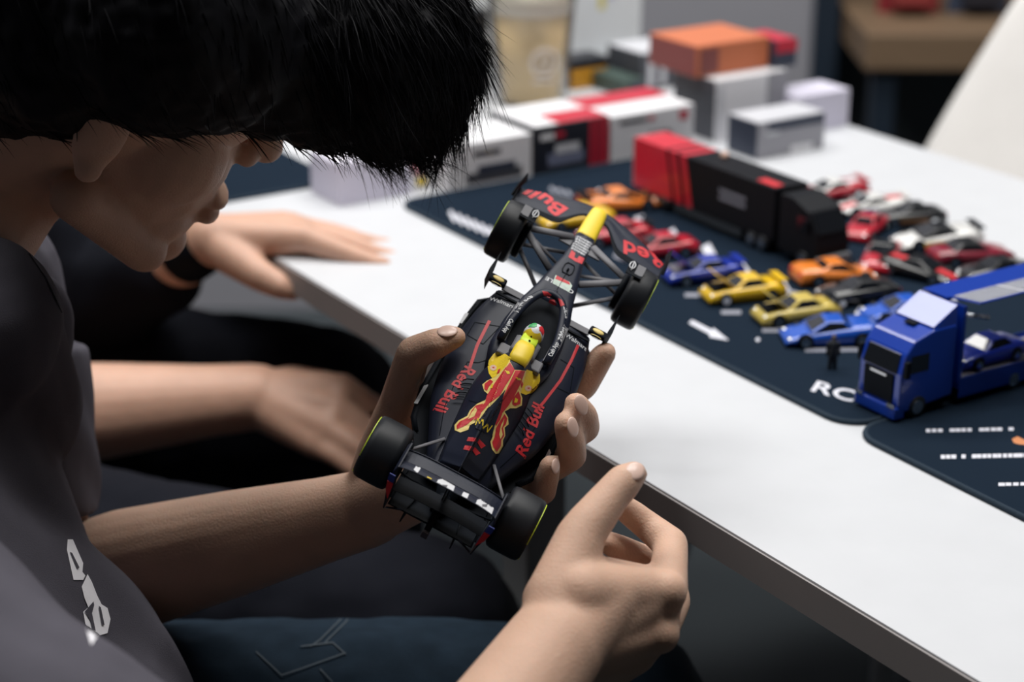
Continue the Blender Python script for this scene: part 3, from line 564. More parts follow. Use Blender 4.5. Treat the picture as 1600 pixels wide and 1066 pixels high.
# ---- grey shirt
def frustum(a, b, ra, rb, n=24, dent=.02):
    a, b = V(a), V(b); t = (b - a).normalized(); R3 = t.to_track_quat('Z', 'Y').to_matrix(); L = (b - a).length
    return loft([[a + R3 @ V((r * math.cos(k), r * math.sin(k), h)) for k in [2 * math.pi * j / n for j in range(n)]] for r, h in ((ra * .2, -.01), (ra, 0), ((ra + rb) / 2, L / 2), (rb, L), (rb - .006, L), (rb - .009, L - dent), (.004, L - dent))])
def folds(c, n): return .008 * noise.noise(V((c.x * 9 + c.z * 6, c.y * 14, c.z * 5))) + .005 * noise.noise(V((c.x * 22, c.y * 30 + c.z * 14, c.z * 9)))
CH = V((-.415, 1.08, .76)); BE = V((-.375, 1.07, .60))
sh = chain([(NB + V((-.03, 0, -.035)), .092), (CH, .13), (BE, .145), (HIP + V((.02, 0, -.02)), .15)]) + chain([(NB + V((0, 0, -.03)), .06), (SL, .068), (P(-25, 620, 1.345), .066)]) + chain([(NB + V((0, 0, -.03)), .06), (SR + V((0, 0, -.02)), .08), (V((-.355, .84, .79)), .08)])
sh += [frustum(P(-20, 560, 1.345), P(20, 822, 1.35), .072, .064), frustum(V((-.38, .86, .84)), fm(SR, ER, .66), .082, .078)]
sh += [capsule(CH + V((.0, -.06, 0)), BE + V((.05, -.02, .01)), .12, .125), capsule(CH + V((-.05, .1, .02)), BE + V((-.02, .07, .03)), .09, .10)]
sh += [sphere(P(-40, 512, 1.17), .055), sphere(P(10, 505, 1.27), .045), capsule(P(-40, 522, 1.19), P(-30, 640, 1.25), .055, .06)]
shirt = organic('shirt', sh, SHIRT, p1, .004, 5, folds)
SB = BVHTree.FromPolygons([tuple(v.co) for v in shirt.data.vertices], [tuple(p.vertices) for p in shirt.data.polygons])
def px_on(bvh, name, vf, m, par, lift=.0012, maxlen=6):
    vs_, fs = refine(vf, maxlen); out = []; ok = []
    for v in vs_:
        d_ = ray(v.x, v.y).normalized(); h, n, i, d = bvh.ray_cast(cC, d_)
        out.append(h - d_ * lift if h else V()); ok.append(h is not None)
    fs = [f for f in fs if all(ok[i] for i in f) and max((out[f[0]] - out[f[1]]).length, (out[f[1]] - out[f[2]]).length) < .05]
    return [build(name, p_, m, par) for p_ in pieces((out, fs)) if len(p_[1]) > 3]
zs = lambda l: [(100 + x / 4.335, 820 + y / 4.335) for x, y in l]
SPR = mat('white shirt print', (.88, .87, .92), .8)
for l in ([(25, 100), (60, 100), (130, 260), (125, 320), (145, 345), (130, 375), (65, 375), (20, 170)], [(160, 335), (190, 390), (225, 480), (255, 540), (295, 565), (315, 640), (295, 735), (225, 755), (185, 815), (150, 700), (130, 590), (165, 560), (140, 500), (120, 420)]):
    px_on(SB, 'white_chest_lettering', poly(zs(l)), SPR, p1)
for l in ([(40, 185), (55, 190), (105, 290), (90, 300)], [(235, 550), (250, 560), (275, 680), (258, 680)], [(140, 590), (200, 520), (205, 545), (190, 600), (215, 720), (205, 770), (180, 650), (150, 600)]):
    px_on(SB, 'lettering_gap', poly(zs(l)), SHIRT, p1, .0025)
px_on(SB, 'sleeve_seam', band([(45, 396), (72, 435), (97, 489)], 2), BCLOTH, p1, .001)
# ---- jeans, shoes
KL = V((.07, 1.185, .53)); KR = V((.06, .90, .53)); HL = HIP + V((.02, .09, -.02)); HR = HIP + V((.02, -.09, -.02))
jf = lambda c, n: .006 * noise.noise(V((c.x * 12, c.y * 9, c.z * 9))) + .0025 * noise.noise(c * 40)
jn = organic('jeans', chain([(HL, .12), (fm(HL, KL, .45), .095), (KL, .075), (V((.10, 1.22, .10)), .06)]) + chain([(HR, .12), (fm(HR, KR, .45), .095), (KR, .075), (V((.09, .88, .10)), .06)]) + chain([(HL, .12), (HR, .12)]) + [capsule(V((-.36, 1.16, .60)), V((-.28, 1.17, .57)), .05, .04)], DENIM, p1, .005, 6, jf)
JB = BVHTree.FromPolygons([tuple(v.co) for v in jn.data.vertices], [tuple(p.vertices) for p in jn.data.polygons])
for l in ([(545, 942), (535, 965), (500, 1000), (485, 1010)], [(553, 944), (542, 970), (508, 1004)], [(400, 1018), (440, 1055), (470, 1045), (540, 1020)], [(470, 1010), (520, 1004), (540, 1022)], [(500, 1045), (520, 1066)]):
    px_on(JB, 'pocket_stitching', band(l, 2.2), SEAM, p1, .0015)
def shoes(par, pts):
    for x, y in pts: build('shoe', join(*[loft([[V((x + a, y + b * w_, z)) for b, z in ((-1, .0), (1, .0), (.95, h * .6), (.5, h), (-.5, h), (-.95, h * .6))] for a, w_, h in ((-.09, .034, .09), (-.02, .04, .095), (.08, .045, .06), (.15, .043, .045), (.18, .02, .025))])]), BCLOTH, par, True)
shoes(p1, ((.10, 1.22), (.09, .88)))
# ---- second person, in black
q1 = V((-.62, 1.62, .95)); HM2 = Matrix.Translation((-.56, 1.66, 1.14)) @ Matrix.Rotation(math.radians(8), 4, 'Z') @ Matrix.Rotation(math.radians(18), 4, 'Y')
hip2 = V((-.68, 1.62, .54)); sl2 = V((-.62, 1.80, .88)); sr2 = V((-.60, 1.45, .88))
el2 = P(150, 470, 1.86); wl2 = P(330, 372, 1.735); er2 = P(20, 655, 1.72); wr2 = P(400, 620, 1.715)
b2 = headshapes(HM2) + chain([(HM2 @ V((-.03, 0, -.03)), .055), (q1, .06)]) + chain([(q1, .09), (hip2, .12)]) + chain([(q1, .07), (sl2, .06), (el2, .042)]) + chain([(q1, .07), (sr2, .06), (er2, .045)])
b2 += chain([(el2, .040), (fm(el2, wl2, .5), .038), (wl2, .0245)]) + chain([(er2, .042), (fm(er2, wr2, .35), .044), (fm(er2, wr2, .8), .033), (wr2, .030)])
# hand flat on the table edge
k1, k2, k3, k4 = P(475, 372, 1.715), P(462, 358, 1.745), P(455, 352, 1.77), P(445, 350, 1.795)
b2 += [capsule(wl2, k, .022, .013) for k in (k1, k2, k3, k4)] + [capsule(k1, k2, .0125, .0125), capsule(k2, k3, .0125, .0125), capsule(k3, k4, .012, .012)]
b2 += finger((k1, .0125), (530, 392, 1.708, .0100), (575, 408, 1.706, .0088), (602, 414, 1.704, .0070)) + finger((k2, .0125), (540, 380, 1.735, .0098), (590, 398, 1.732, .0086), (620, 405, 1.732, .0070)) + finger((k3, .0120), (535, 370, 1.765, .0094), (585, 382, 1.765, .0084), (616, 386, 1.765, .0068)) + finger((k4, .0110), (520, 362, 1.79, .0086), (560, 372, 1.79, .0074))
b2 += finger((wl2, .021), (365, 400, 1.72, .019), (405, 430, 1.705, .0145), (437, 447, 1.70, .0118), (458, 455, 1.70, .0090))
# hand hanging over the thigh
n1, n2, n3, n4 = P(535, 607, 1.715), P(528, 640, 1.70), P(515, 672, 1.69), P(492, 692, 1.69)
b2 += [capsule(wr2, k, .027, .014) for k in (n1, n2, n3, n4)] + [capsule(n1, n2, .0140, .014), capsule(n2, n3, .014, .014), capsule(n3, n4, .0135, .013)]
b2 += finger((n1, .0135), (575, 630, 1.715, .0108), (612, 652, 1.715, .0098), (632, 676, 1.72, .008)) + finger((n2, .0135), (567, 665, 1.695, .0108), (605, 690, 1.69, .0098), (622, 712, 1.69, .008)) + finger((n3, .0135), (552, 695, 1.68, .0108), (588, 722, 1.675, .0095), (604, 745, 1.675, .008)) + finger((n4, .0125), (525, 712, 1.68, .0098), (555, 735, 1.675, .0085), (570, 752, 1.675, .0075))
b2 += finger((wr2, .022), (455, 598, 1.74, .016), (510, 600, 1.75, .0125), (545, 615, 1.755, .0095))
p2 = organic('person', b2, SKIN2, None, .0026, 10)
tag(p2, 'person in black with one hand flat on the table and one on the thigh', 'person')
organic('hair', [sphere(HM2 @ V((-.02, 0, .045)), (.118, .092, .10), R=HM2.to_3x3()), sphere(HM2 @ V((-.06, 0, .0)), (.07, .08, .07), R=HM2.to_3x3())], HAIR, p2, .006, 4)
organic('shirt', chain([(q1, .11), ((q1 + hip2) / 2, .15), (hip2, .16)]) + chain([(q1, .08), (sl2, .085), (fm(sl2, el2, .9), .065), (el2, .056), (fm(el2, wl2, .55), .045)]) + chain([(q1, .08), (sr2, .085), (fm(sr2, er2, .6), .075)]), BCLOTH, p2, .006, 6, folds)
organic('wristband', chain([(fm(el2, wl2, .8), .031), (fm(el2, wl2, .9), .0295)]), BLACK, p2, .003, 2)
ka, kb = V((-.075, 1.345, .505)), V((-.19, 1.75, .54)); ha, hb = hip2 + V((.05, -.10, -.02)), hip2 + V((.05, .22, .0))
organic('trousers', chain([(ha, .12), (fm(ha, ka, .5), .105), (ka, .088), (V((-.06, 1.33, .1)), .06)]) + chain([(hb, .12), (fm(hb, kb, .5), .10), (kb, .086), (V((-.12, 1.76, .1)), .06)]) + chain([(ha, .12), (hb, .12)]), BCLOTH, p2, .006, 6, jf)
shoes(p2, ((-.06, 1.33), (-.12, 1.76)))
# ---- stools
def stool(label, x, y):
    s_ = thing('stool', label, 'stool', (x, y, 0)); build('seat', lathe([(.17, .35), (.185, .36), (.185, .375), (.17, .382)], 28), mat('stool seat', (.10, .11, .12), .6), s_, True)
    for a in (45, 135, 225, 315):
        c, d = math.cos(math.radians(a)), math.sin(math.radians(a)); build('leg', tube([(c * .13, d * .13, .36), (c * .19, d * .19, 0)], .012, 8), STEEL, s_, True)
    build('foot_ring', tube([(.165 * math.cos(a), .165 * math.sin(a), .16) for a in np.linspace(0, 2 * math.pi, 25)], .008, 6), STEEL, s_, True)
stool('round stool under the person in the grey shirt', -.50, 1.07); stool('round stool under the person in black', -.68, 1.62)
# ================================================================ TOY CARS (1:64)
WHEEL_ME = {}
def carpaint(name, col): return mat('toy paint ' + name, col, .28, coat=.6)
def toy_car(name, label, px, head, paint, kind='coupe', hood_open=False, wing=False, L=.069, roof=None, z=MZ, stripe=None, cat='toy car', loc=None, rim=SILV, side=None, engine=None):
    p = loc if loc is not None else T(px[0], px[1], z)
    c = thing(name, label, cat, (p.x, p.y, z), math.radians(head)); W = L * (.215 if kind == 'coupe' else .225); h = L / 2; wr = L * .069
    if kind == 'coupe': top = [(-1, .10), (-.97, .185), (-.80, .205), (-.45, .21), (.25, .195), (.60, .18), (.88, .150), (.98, .115), (1, .075)]; cab = (-.62, .34, -.36, .04, .195, .285)
    else: top = [(-1, .10), (-.97, .19), (-.75, .215), (-.4, .20), (.2, .165), (.6, .13), (.88, .095), (.98, .07), (1, .045)]; cab = (-.52, .50, -.22, .12, .165, .255)
    secs = []
    for x, t in top:
        hw = W * (1 - .16 * max(0, abs(x) - .55) ** 1.5 * 2); zb = L * .035; zt = L * t
        secs.append([V((x * h, y * hw, zz)) for y, zz in ((-.9, zb), (-1, zb + (zt - zb) * .35), (-.99, zb + (zt - zb) * .7), (-.86, zt * .985), (-.4, zt), (.4, zt), (.86, zt * .985), (.99, zb + (zt - zb) * .7), (1, zb + (zt - zb) * .35), (.9, zb))])
    b = build('body', loft(secs), paint, c, True)
    x0, x1, r0, r1, zb, zr = [v * (h if i < 4 else L) for i, v in enumerate(cab)]; zb *= .95; wb, wt = W * .86, W * .62
    cv = [V(q) for q in ((x0, -wb, zb), (x1, -wb, zb), (x1, wb, zb), (x0, wb, zb), (r0, -wt, zr), (r1, -wt, zr), (r1, wt, zr), (r0, wt, zr))]
    build('cabin', (cv, BF), roof or paint, c, False, bevel=L * .012)
    for nm, ids in (('windscreen', (1, 2, 6, 5)), ('rear_window', (3, 0, 4, 7)), ('side_window', (0, 1, 5, 4)), ('side_window', (2, 3, 7, 6))):
        q = [cv[i] for i in ids]; ce = sum(q, V()) / 4; n = (q[1] - q[0]).cross(q[3] - q[0]).normalized(); n = n if n.dot(ce - V((0, 0, zb * .5))) > 0 else -n
        build(nm, ([ce + (v - ce) * .80 + n * L * .004 for v in q] + [ce + (v - ce) * .78 - n * L * .01 for v in q], [(0, 1, 2, 3), (7, 6, 5, 4), (0, 1, 5, 4), (1, 2, 6, 5), (2, 3, 7, 6), (3, 0, 4, 7)]), GLASSD, c)
    for sx in (-.58, .60):
        for sy in (-1, 1):
            wv = lathe([(wr * .55, -.0028), (wr * .9, -.0032), (wr, -.0022), (wr, .0022), (wr * .9, .0032), (wr * .55, .0028)], 18, 'y', (sx * h, sy * (W - .0022), wr))
            t = build('wheel', wv, TYRE, c, True)
            build('rim', lathe([(wr * .2, -.0034), (wr * .68, -.0036), (wr * .7, .0036), (wr * .2, .0034)], 14, 'y', (sx * h, sy * (W - .0022), wr)), rim, t)
            build('wheel_arch', lathe([(wr * 1.22, -.0006), (wr * 1.22, .0006)], 16, 'y', (sx * h, sy * (W * .985), wr * 1.1)), BLACK, c)
    for sy in (-1, 1):
        build('headlight', sphere((h * .90, sy * W * .66, L * (.125 if kind == 'coupe' else .085)), (L * .035, W * .2, L * .018), 10, 6), SILV, c, True)
        build('tail_light', box(-h * 1.0, -h * .975, *sorted((sy * W * .35, sy * W * .8)), L * .13, L * .165), RED, c)
    if stripe: build('stripe', loft([[V((x * h, y * W, L * t + .0004)) for y in (-.28, .28)] for x, t in top[1:-1]], cap=False, closed=False), stripe, c)
    if side: [build('side_panel', box(-h * .7, h * .5, *sorted((s_ * W * 1.0, s_ * W * 1.02)), L * .06, L * .12), side, c) for s_ in (-1, 1)]
    if hood_open:
        build('engine_bay', box(h * .36, h * .86, -W * .62, W * .62, L * .17, L * .187), engine or BLACK, c)
        R3 = Matrix.Rotation(math.radians(-38), 3, 'Y'); pv = V((h * .34, 0, L * .195))
        build('hood', ([pv + R3 @ (v - pv) for v in box(h * .34, h * .93, -W * .72, W * .72, L * .19, L * .205)[0]], BF), paint, c, False, bevel=L * .006)
    if wing:
        wo = build('rear_wing', box(-h * 1.02, -h * .82, -W * .85, W * .85, L * .238, L * .248), BLACK if wing == 'k' else paint, c)
        for s_ in (-.5, .5): build('wing_strut', box(-h * .95, -h * .9, s_ * W - .0006, s_ * W + .0006, L * .17, L * .240), BLACK, wo)
    return c
yel = carpaint('yellow', (.80, .50, .015)); pale = carpaint('straw yellow', (.60, .46, .10)); blu = carpaint('bright blue', (.012, .09, .50)); dblu = carpaint('deep blue', (.008, .03, .33))
ora = carpaint('orange', (.78, .22, .03)); blk = carpaint('black', (.008, .009, .012)); redc = carpaint('red', (.45, .012, .03)); wht = carpaint('white', (.75, .75, .74)); gry = carpaint('grey', (.3, .3, .33)); mar = carpaint('maroon', (.22, .01, .03))
lime = mat('lime engine', (.30, .42, .06), .5); silver_e = mat('grey engine', (.25, .24, .27), .4)
toy_car('toy_car', 'bright yellow toy coupe with its bonnet raised', (1160, 466), 196, yel, hood_open=True, wing=True)
toy_car('toy_car', 'pale straw yellow toy coupe with bonnet raised beside the bright yellow one', (1243, 499), 196, pale, hood_open=True, wing='k')
toy_car('toy_car', 'glossy blue toy supercar beside the small standing figure', (1296, 532), 184, blu, 'super', L=.076)
toy_car('toy_car', 'blue toy coupe with bonnet raised behind the bright yellow car', (1098, 437), 196, dblu, hood_open=True, wing=True, engine=silver_e)
toy_car('toy_car', 'red toy coupe with raised bonnet and lime engine bay', (1028, 399), 196, redc, hood_open=True, engine=lime)
toy_car('toy_car', 'yellow toy coupe at the corner of the mat behind the racing car nose', (900, 352), 200, yel)
toy_car('toy_car', 'dark red toy coupe between the yellow one and the lime engine one', (960, 377), 198, redc, wing='k')
toy_car('toy_car', 'orange toy car with black stripes beside the red trailer end', (966, 326), 20, ora, 'super', L=.078, stripe=BLACK, wing='k')
toy_car('toy_car', 'orange wedge shaped toy supercar in front of the black truck', (1303, 438), 14, ora, 'super', L=.072)
toy_car('toy_car', 'black toy coupe in front of the orange supercar', (1338, 470), 196, blk)
toy_car('toy_car', 'blue low toy supercar behind the carrier cab', (1412, 496), 190, blu, 'super', wing='k')
toy_car('toy_car', 'white toy race car with yellow sill and dark roof', (1463, 384), 190, wht, 'super', L=.078, roof=blk, wing='k', side=YEL)
toy_car('toy_car', 'maroon toy car with black roof near the far mat edge', (1516, 410), 12, mar, roof=blk, L=.074)
toy_car('toy_car', 'red toy car with black roof nose on beside the black truck', (1376, 412), 250, redc, roof=blk, L=.066)
toy_car('toy_car', 'black toy race car with red nose stripe and rear wing', (1436, 432), 322, blk, 'super', wing='k', stripe=RED)
toy_car('toy_car', 'plain black toy car in front of the maroon car', (1553, 436), 200, blk, L=.066)
toy_car('toy_car', 'light grey toy car with green and red sides beside the plain black one', (1608, 443), 200, gry, L=.068, side=GREENP)
toy_car('toy_car', 'white toy race car with red stripe beyond the black truck cab', (1362, 332), 190, wht, 'super', stripe=RED, side=BLUEP, wing=True)
toy_car('toy_car', 'red and white toy race car at the far mat edge behind the truck cab', (1300, 308), 200, redc, 'super', stripe=WHT, wing=True, roof=wht)
toy_car('toy_car', 'small red toy car between the truck cab and the white race car', (1352, 366), 240, redc, L=.062)
toy_car('toy_car', 'dark toy car with brown sill behind the white and yellow race car', (1420, 348), 190, blk, side=mat('brown', (.2, .1, .05), .5), L=.066)
# small standing figure
fg = thing('toy_figure', 'tiny standing figure in dark clothes beside the blue supercar', 'figurine', T(1300, 577, MZ))
FD = mat('figure dark', (.012, .016, .022), .7)
build('figure_body', join(*chain([(V((-.002, 0, .001)), .0016), (V((-.0016, 0, .013)), .002)]), *chain([(V((.002, 0, .001)), .0016), (V((.0016, 0, .013)), .002)]), *chain([(V((0, 0, .013)), .0028), (V((0, 0, .021)), .0032)]), *chain([(V((.0038, 0, .021)), .0013), (V((.0045, 0, .012)), .0011)]), *chain([(V((-.0038, 0, .021)), .0013), (V((-.0045, 0, .012)), .0011)])), FD, fg, True)
build('figure_head', sphere((0, 0, .0258), (.0019, .0021, .0024), 10, 8), mat('figure skin', (.12, .09, .08), .7), fg, True)
# ---- race transporter (red trailer end, black front)
BTR = mat('transporter black', (.006, .007, .010), .55, spec=.15); RTR = mat('transporter red', (.62, .010, .03), .35, coat=.4)
tr = thing('toy_transporter', 'toy transporter truck with black tractor and trailer ending in red', 'toy truck', TD(1.345, 1.09, MZ), TH - math.pi / 2)   # local +x = -D1 (front)
wz = .019
def slab(x0, x1, s0=0, s1=0): # trailer slice with slanted ends
    return ([V((x0, -wz, .014)), V((x1, -wz, .014)), V((x1, wz, .014)), V((x0, wz, .014)), V((x0 + s0, -wz, .062)), V((x1 + s1, -wz, .062)), V((x1 + s1, wz, .062)), V((x0 + s0, wz, .062))], BF)
xs_ = [-.105, -.042, -.037, -.027, -.021, -.012, -.005, .105]
for i in range(7): build('trailer_panel', slab(xs_[i], xs_[i + 1] - .0002, 0 if i == 0 else -.012, 0 if i == 6 else -.012), RTR if i % 2 == 0 and i < 6 else BTR, tr)
build('rear_door_frame', join(box(-.1065, -.105, -wz, wz, .014, .062)), mat('frame grey', (.35, .34, .35), .5), tr)
build('chassis', box(-.10, .10, -.014, .014, .008, .0138), BLACK, tr)
def twheel(x, y, r, par, m=SILV):
    t = build('wheel', lathe([(r * .55, -.003), (r, -.0034), (r, .0034), (r * .55, .003)], 18, 'y', (x, y, r)), TYRE, par, True); build('rim', lathe([(r * .2, -.0037), (r * .62, -.0038), (r * .62, .0038), (r * .2, .0037)], 14, 'y', (x, y, r)), m, t)
for x in (-.085, -.07, -.055, .075, .09, .145):
    for y in (-.0165, .0165): twheel(x, y, .0075, tr)
build('side_skirt', join(box(-.04, .06, -.0185, -.017, .005, .013), box(-.04, .06, .017, .0185, .005, .013)), mat('skirt', (.03, .04, .05), .5), tr)
cabp = [(.110, .008), (.160, .008), (.163, .02), (.160, .036), (.150, .052), (.128, .060), (.112, .060)]
build('tractor_cab', ([V((x, -.0185, z)) for x, z in cabp] + [V((x, .0185, z)) for x, z in cabp], prism([(0, 0)] * 7, 0, 1)[1]), BTR, tr, bevel=.001)
build('windscreen', ([V((.1615, -.016, .034)), V((.1615, .016, .034)), V((.1525, .014, .051)), V((.1525, -.014, .051))], [(0, 1, 2, 3)]), GLASSD, tr)
for sy in (-1, 1): build('side_window', box(.136, .152, *sorted((sy * .0186, sy * .019)), .033, .046), GLASSD, tr); build('mirror', box(.150, .153, *sorted((sy * .020, sy * .023)), .034, .046), BLACK, tr)
build('bumper', box(.1605, .166, -.0185, .0185, .006, .014), mat('bumper grey', (.2, .21, .23), .4), tr, bevel=.001)
for k in range(2):
    for j in range(9): build('side_lettering', box(.028 + j * .0042, .0312 + j * .0042, -wz - .0003, -wz, .040 - k * .0065, .044 - k * .0065), PRINTG, tr)
build('red_roof_mark', box(.075, .1, -.015, -.005, .0621, .0626), RED, tr); build('roof_lamp', sphere((.0, .008, .064), .004, 10, 8), mat('lamp peach', (.7, .45, .35), .5), tr, True)
# ---- blue car carrier
CB = carpaint('carrier blue', (.005, .04, .34))
ca = thing('car_carrier_truck', 'blue toy car carrier truck with a raised glass side panel', 'toy truck', TD(.925, .905, MZ), TH + math.pi)  # local +x = front (-D2), local y = -D1
hw = .021
cabp = [(-.052, .010), (-.002, .006), (.0005, .012), (0, .036), (-.004, .050), (-.012, .059), (-.030, .064), (-.052, .064)]
build('cab', ([V((x, -hw, z)) for x, z in cabp] + [V((x, hw, z)) for x, z in cabp], prism([(0, 0)] * 8, 0, 1)[1]), CB, ca, bevel=.0015)
build('windscreen', ([V((.0012, -.017, .036)), V((.0012, .017, .036)), V((-.0030, .016, .0495)), V((-.0030, -.016, .0495)), V((-.004, -.017, .036)), V((-.004, .017, .036)), V((-.008, .016, .0495)), V((-.008, -.016, .0495))], BF), GLASSD, ca)
build('grille', box(-.003, .0015, -.0145, .0145, .013, .034), BLACK, ca); build('bumper', box(-.006, .0035, -hw, hw, .002, .011), CB, ca, bevel=.001)
build('grille_badge', box(.0015, .0019, -.008, .008, .0315, .0330), SILV, ca)
for s_ in (-1, 1):
    build('headlight', box(.0025, .0040, *sorted((s_ * .0125, s_ * .0195)), .0105, .0135), SILV, ca)
    build('side_window', box(-.026, -.009, *sorted((s_ * hw, s_ * (hw + .0004))), .035, .048), GLASSD, ca); build('door_mirror', box(-.005, -.001, *sorted((s_ * (hw + .001), s_ * (hw + .004))), .034, .046), BLACK, ca)
build('roof_hatch', box(-.034, -.024, -.005, .005, .0642, .0648), BLACK, ca)
build('wind_deflector', loft([[V((x, -hw * .95, .0635)), V((x, hw * .95, .0635)), V((x, hw * .9, z)), V((x, -hw * .9, z))] for x, z in ((-.030, .0655), (-.052, .078))]), CB, ca)
for x in (-.018, -.115, -.19, -.205):
    for y in (-.018, .018): twheel(x, y, .0082, ca)
build('carrier_chassis', box(-.235, -.02, -.012, .012, .009, .014), BLACK, ca)
build('carrier_deck', box(-.24, -.058, -hw, hw, .013, .0185), CB, ca); build('carrier_sill', join(box(-.24, -.058, -hw - .0006, -hw, .006, .021), box(-.24, -.058, hw, hw + .0006, .006, .021)), CB, ca)
for y in (-.012, .012): build('deck_track', box(-.235, -.062, y - .0045, y + .0045, .0185, .0193), mat('track grey', (.25, .24, .25), .5), ca)
build('front_bulkhead', box(-.060, -.057, -hw, hw, .0185, .076), CB, ca); build('rear_bulkhead', box(-.24, -.237, -hw, hw, .0185, .076), CB, ca)
build('far_wall', box(-.24, -.057, -hw - .0005, -hw + .001, .0185, .076), CB, ca) if False else build('far_rail', box(-.24, -.057, -hw, -hw + .002, .070, .076), CB, ca)
build('roof_panel', box(-.24, -.057, -hw, .004, .076, .078), CB, ca)
GL = mat('clear toy panel', (.80, .82, .90), .08, trans=.75, ior=1.2)
pan = lambda x0, x1, a, b: ([V((x0, .004 + .030 * a, .078 + .004 * a)), V((x1, .004 + .030 * a, .078 + .004 * a)), V((x1, .004 + .030 * b, .078 + .004 * b)), V((x0, .004 + .030 * b, .078 + .004 * b)), V((x0, .004 + .030 * a, .0788 + .004 * a)), V((x1, .004 + .030 * a, .0788 + .004 * a)), V((x1, .004 + .030 * b, .0788 + .004 * b)), V((x0, .004 + .030 * b, .0788 + .004 * b))], BF)
for k in range(4): gp = build('glass_panel', pan(-.238 + k * .0445, -.238 + (k + 1) * .0445 - .002, 0.03, .95), GL, ca)
for k in range(3): build('panel_bar', pan(-.238 + (k + 1) * .0445 - .002, -.238 + (k + 1) * .0445, 0.03, .97), mat('bar grey', (.5, .5, .55), .4), ca)
build('panel_frame', join(pan(-.24, -.058, .95, 1.03), pan(-.060, -.0575, 0, 1.03), pan(-.24, -.2375, 0, 1.03)), CB, ca)
build('panel_ram', tube([(-.064, hw * .5, .066), (-.085, hw * .9, .062)], .0018, 8), SILV, ca, True)
tl = toy_car('toy_car', 'blue toy saloon parked inside the car carrier', None, 32.7 + 180, dblu, L=.066, loc=TD(.924, 1.008, 0), z=MZ + .0193)
# ================================================================ BOXES, CUP
def carton(name, label, d1, d2, wd, dp, h, front, top=None, side=None, marks=(), z=TZ, rz=0):
    # front face looks along -D1; corner (d1,d2) is front left bottom
    o = thing(name, label, 'box', TD(d1, d2, z), TH + math.radians(rz), 'model car boxes on the table')
    build('carton', box(0, wd, 0, dp, 0, h), front, o, bevel=.0008)
    if top: build('top_panel', box(.001, wd - .001, .001, dp - .001, h, h + .0004), top, o)
    if side: build('side_panel', box(-.0004, 0, .001, dp - .001, .001, h - .001), side, o)
    for m, a0, a1, b0, b1 in marks: build('printed_panel', box(a0 * wd, a1 * wd, -.0006, -.0001, b0 * h, b1 * h), m, o)
    return o
cw = mat('card white', (.72, .72, .75), .5); ck = mat('card black', (.012, .014, .022), .35); cr = mat('card red', (.5, .02, .045), .4); cg = mat('card silver', (.30, .30, .335), .4); cl = mat('card lavender', (.62, .60, .72), .6); cn = mat('card navy', (.03, .04, .07), .45); co = mat('card orange', (.55, .16, .07), .5); cbr = mat('card brown red', (.22, .06, .055), .5); cdg = mat('card dark grey', (.06, .065, .08), .5); clg = mat('card light grey', (.55, .56, .6), .5); cy = mat('card amber', (.7, .33, .02), .5); cph = mat('car picture blue grey', (.16, .18, .27), .5)
carton('model_car_box', 'white box with a dark car picture and small black lettering', 1.572, .934, .099, .07, .047, cw, None, None, [(ck, .30, .62, .70, .80), (YEL, .46, .52, .72, .79), (cdg, .22, .88, .12, .34), (cn, .35, .80, .28, .48)])
carton('model_car_box', 'black and red box with a pale car picture', 1.572, 1.036, .092, .085, .052, ck, cw, None, [(cr, .74, 1.0, .0, 1.0), (ck, .80, .84, 0, 1), (ck, .90, .93, 0, 1), (cph, .18, .66, .18, .42), (clg, .28, .60, .38, .58), (WHT, .08, .26, .72, .84), (cr, .28, .40, .74, .84)])
carton('model_car_box', 'white box with red topped end behind the red trailer', 1.572, 1.131, .108, .085, .050, cw, None, None, [(ck, .1, .42, .80, .88), (cr, .44, .52, .80, .88), (cr, .82, .92, .70, .90), (cg, .35, .75, .15, .5), (cdg, .45, .7, .3, .55)])
build('red_top_print', join(box(.0, .108, .045, .084, .0505, .0509)), cr, bpy.data.objects['model_car_box.002']); build('red_top_print', box(.03, .091, .001, .04, .0525, .0528), cr, bpy.data.objects['model_car_box.001'])
carton('model_car_box', 'silver box with navy end and white corner label', 1.500, 1.268, .092, .050, .040, cg, clg, cn, [(cn, .15, .98, .72, .98), (cw, .5, .82, .02, .22), (clg, .12, .3, .62, .74)])
carton('model_car_box', 'white box with dark patterned end under the orange box', 1.580, 1.275, .098, .075, .068, cw, cw, cdg, [(cg, .72, 1.0, 0, 1), (clg, .02, .10, .1, .9)])
carton('model_car_box', 'orange box with brown end on top of the white box', 1.600, 1.262, .10, .085, .034, co, co, cbr, [(cbr, .05, .3, .1, .9)], z=TZ + .0688)
carton('model_car_box', 'red and navy small box stacked beside the orange one', 1.590, 1.364, .03, .055, .030, cn, cr, None, [(cr, 0, 1, .55, 1)], z=TZ + .0688)
carton('model_car_box', 'grey box with striped dark end behind the orange box', 1.81, 1.345, .095, .07, .046, cdg, clg, cdg, [(clg, .1, .2, .1, .9), (clg, .3, .38, .1, .9)])
carton('model_car_box', 'low dark green box beside the grey striped one', 1.80, 1.31, .03, .08, .020, mat('card dark green', (.05, .08, .07), .5), None, None, [(cn, .5, .9, .2, .8)])
carton('model_car_box', 'black and amber box behind the cup', 1.862, 1.278, .055, .04, .036, ck, None, None, [(cy, .02, .95, .38, .68), (cy, .02, .95, .05, .30), (ck, .0, 1, .66, .7)])
carton('paper_box', 'plain pale lavender box with open flap at the far table edge', 1.558, 1.371, .076, .05, .042, cl, None, None, [])
carton('paper_box', 'plain lavender white box under the hair fringe', 1.590, .822, .080, .06, .042, cl, mat('card lilac', (.68, .66, .76), .6), None, [])
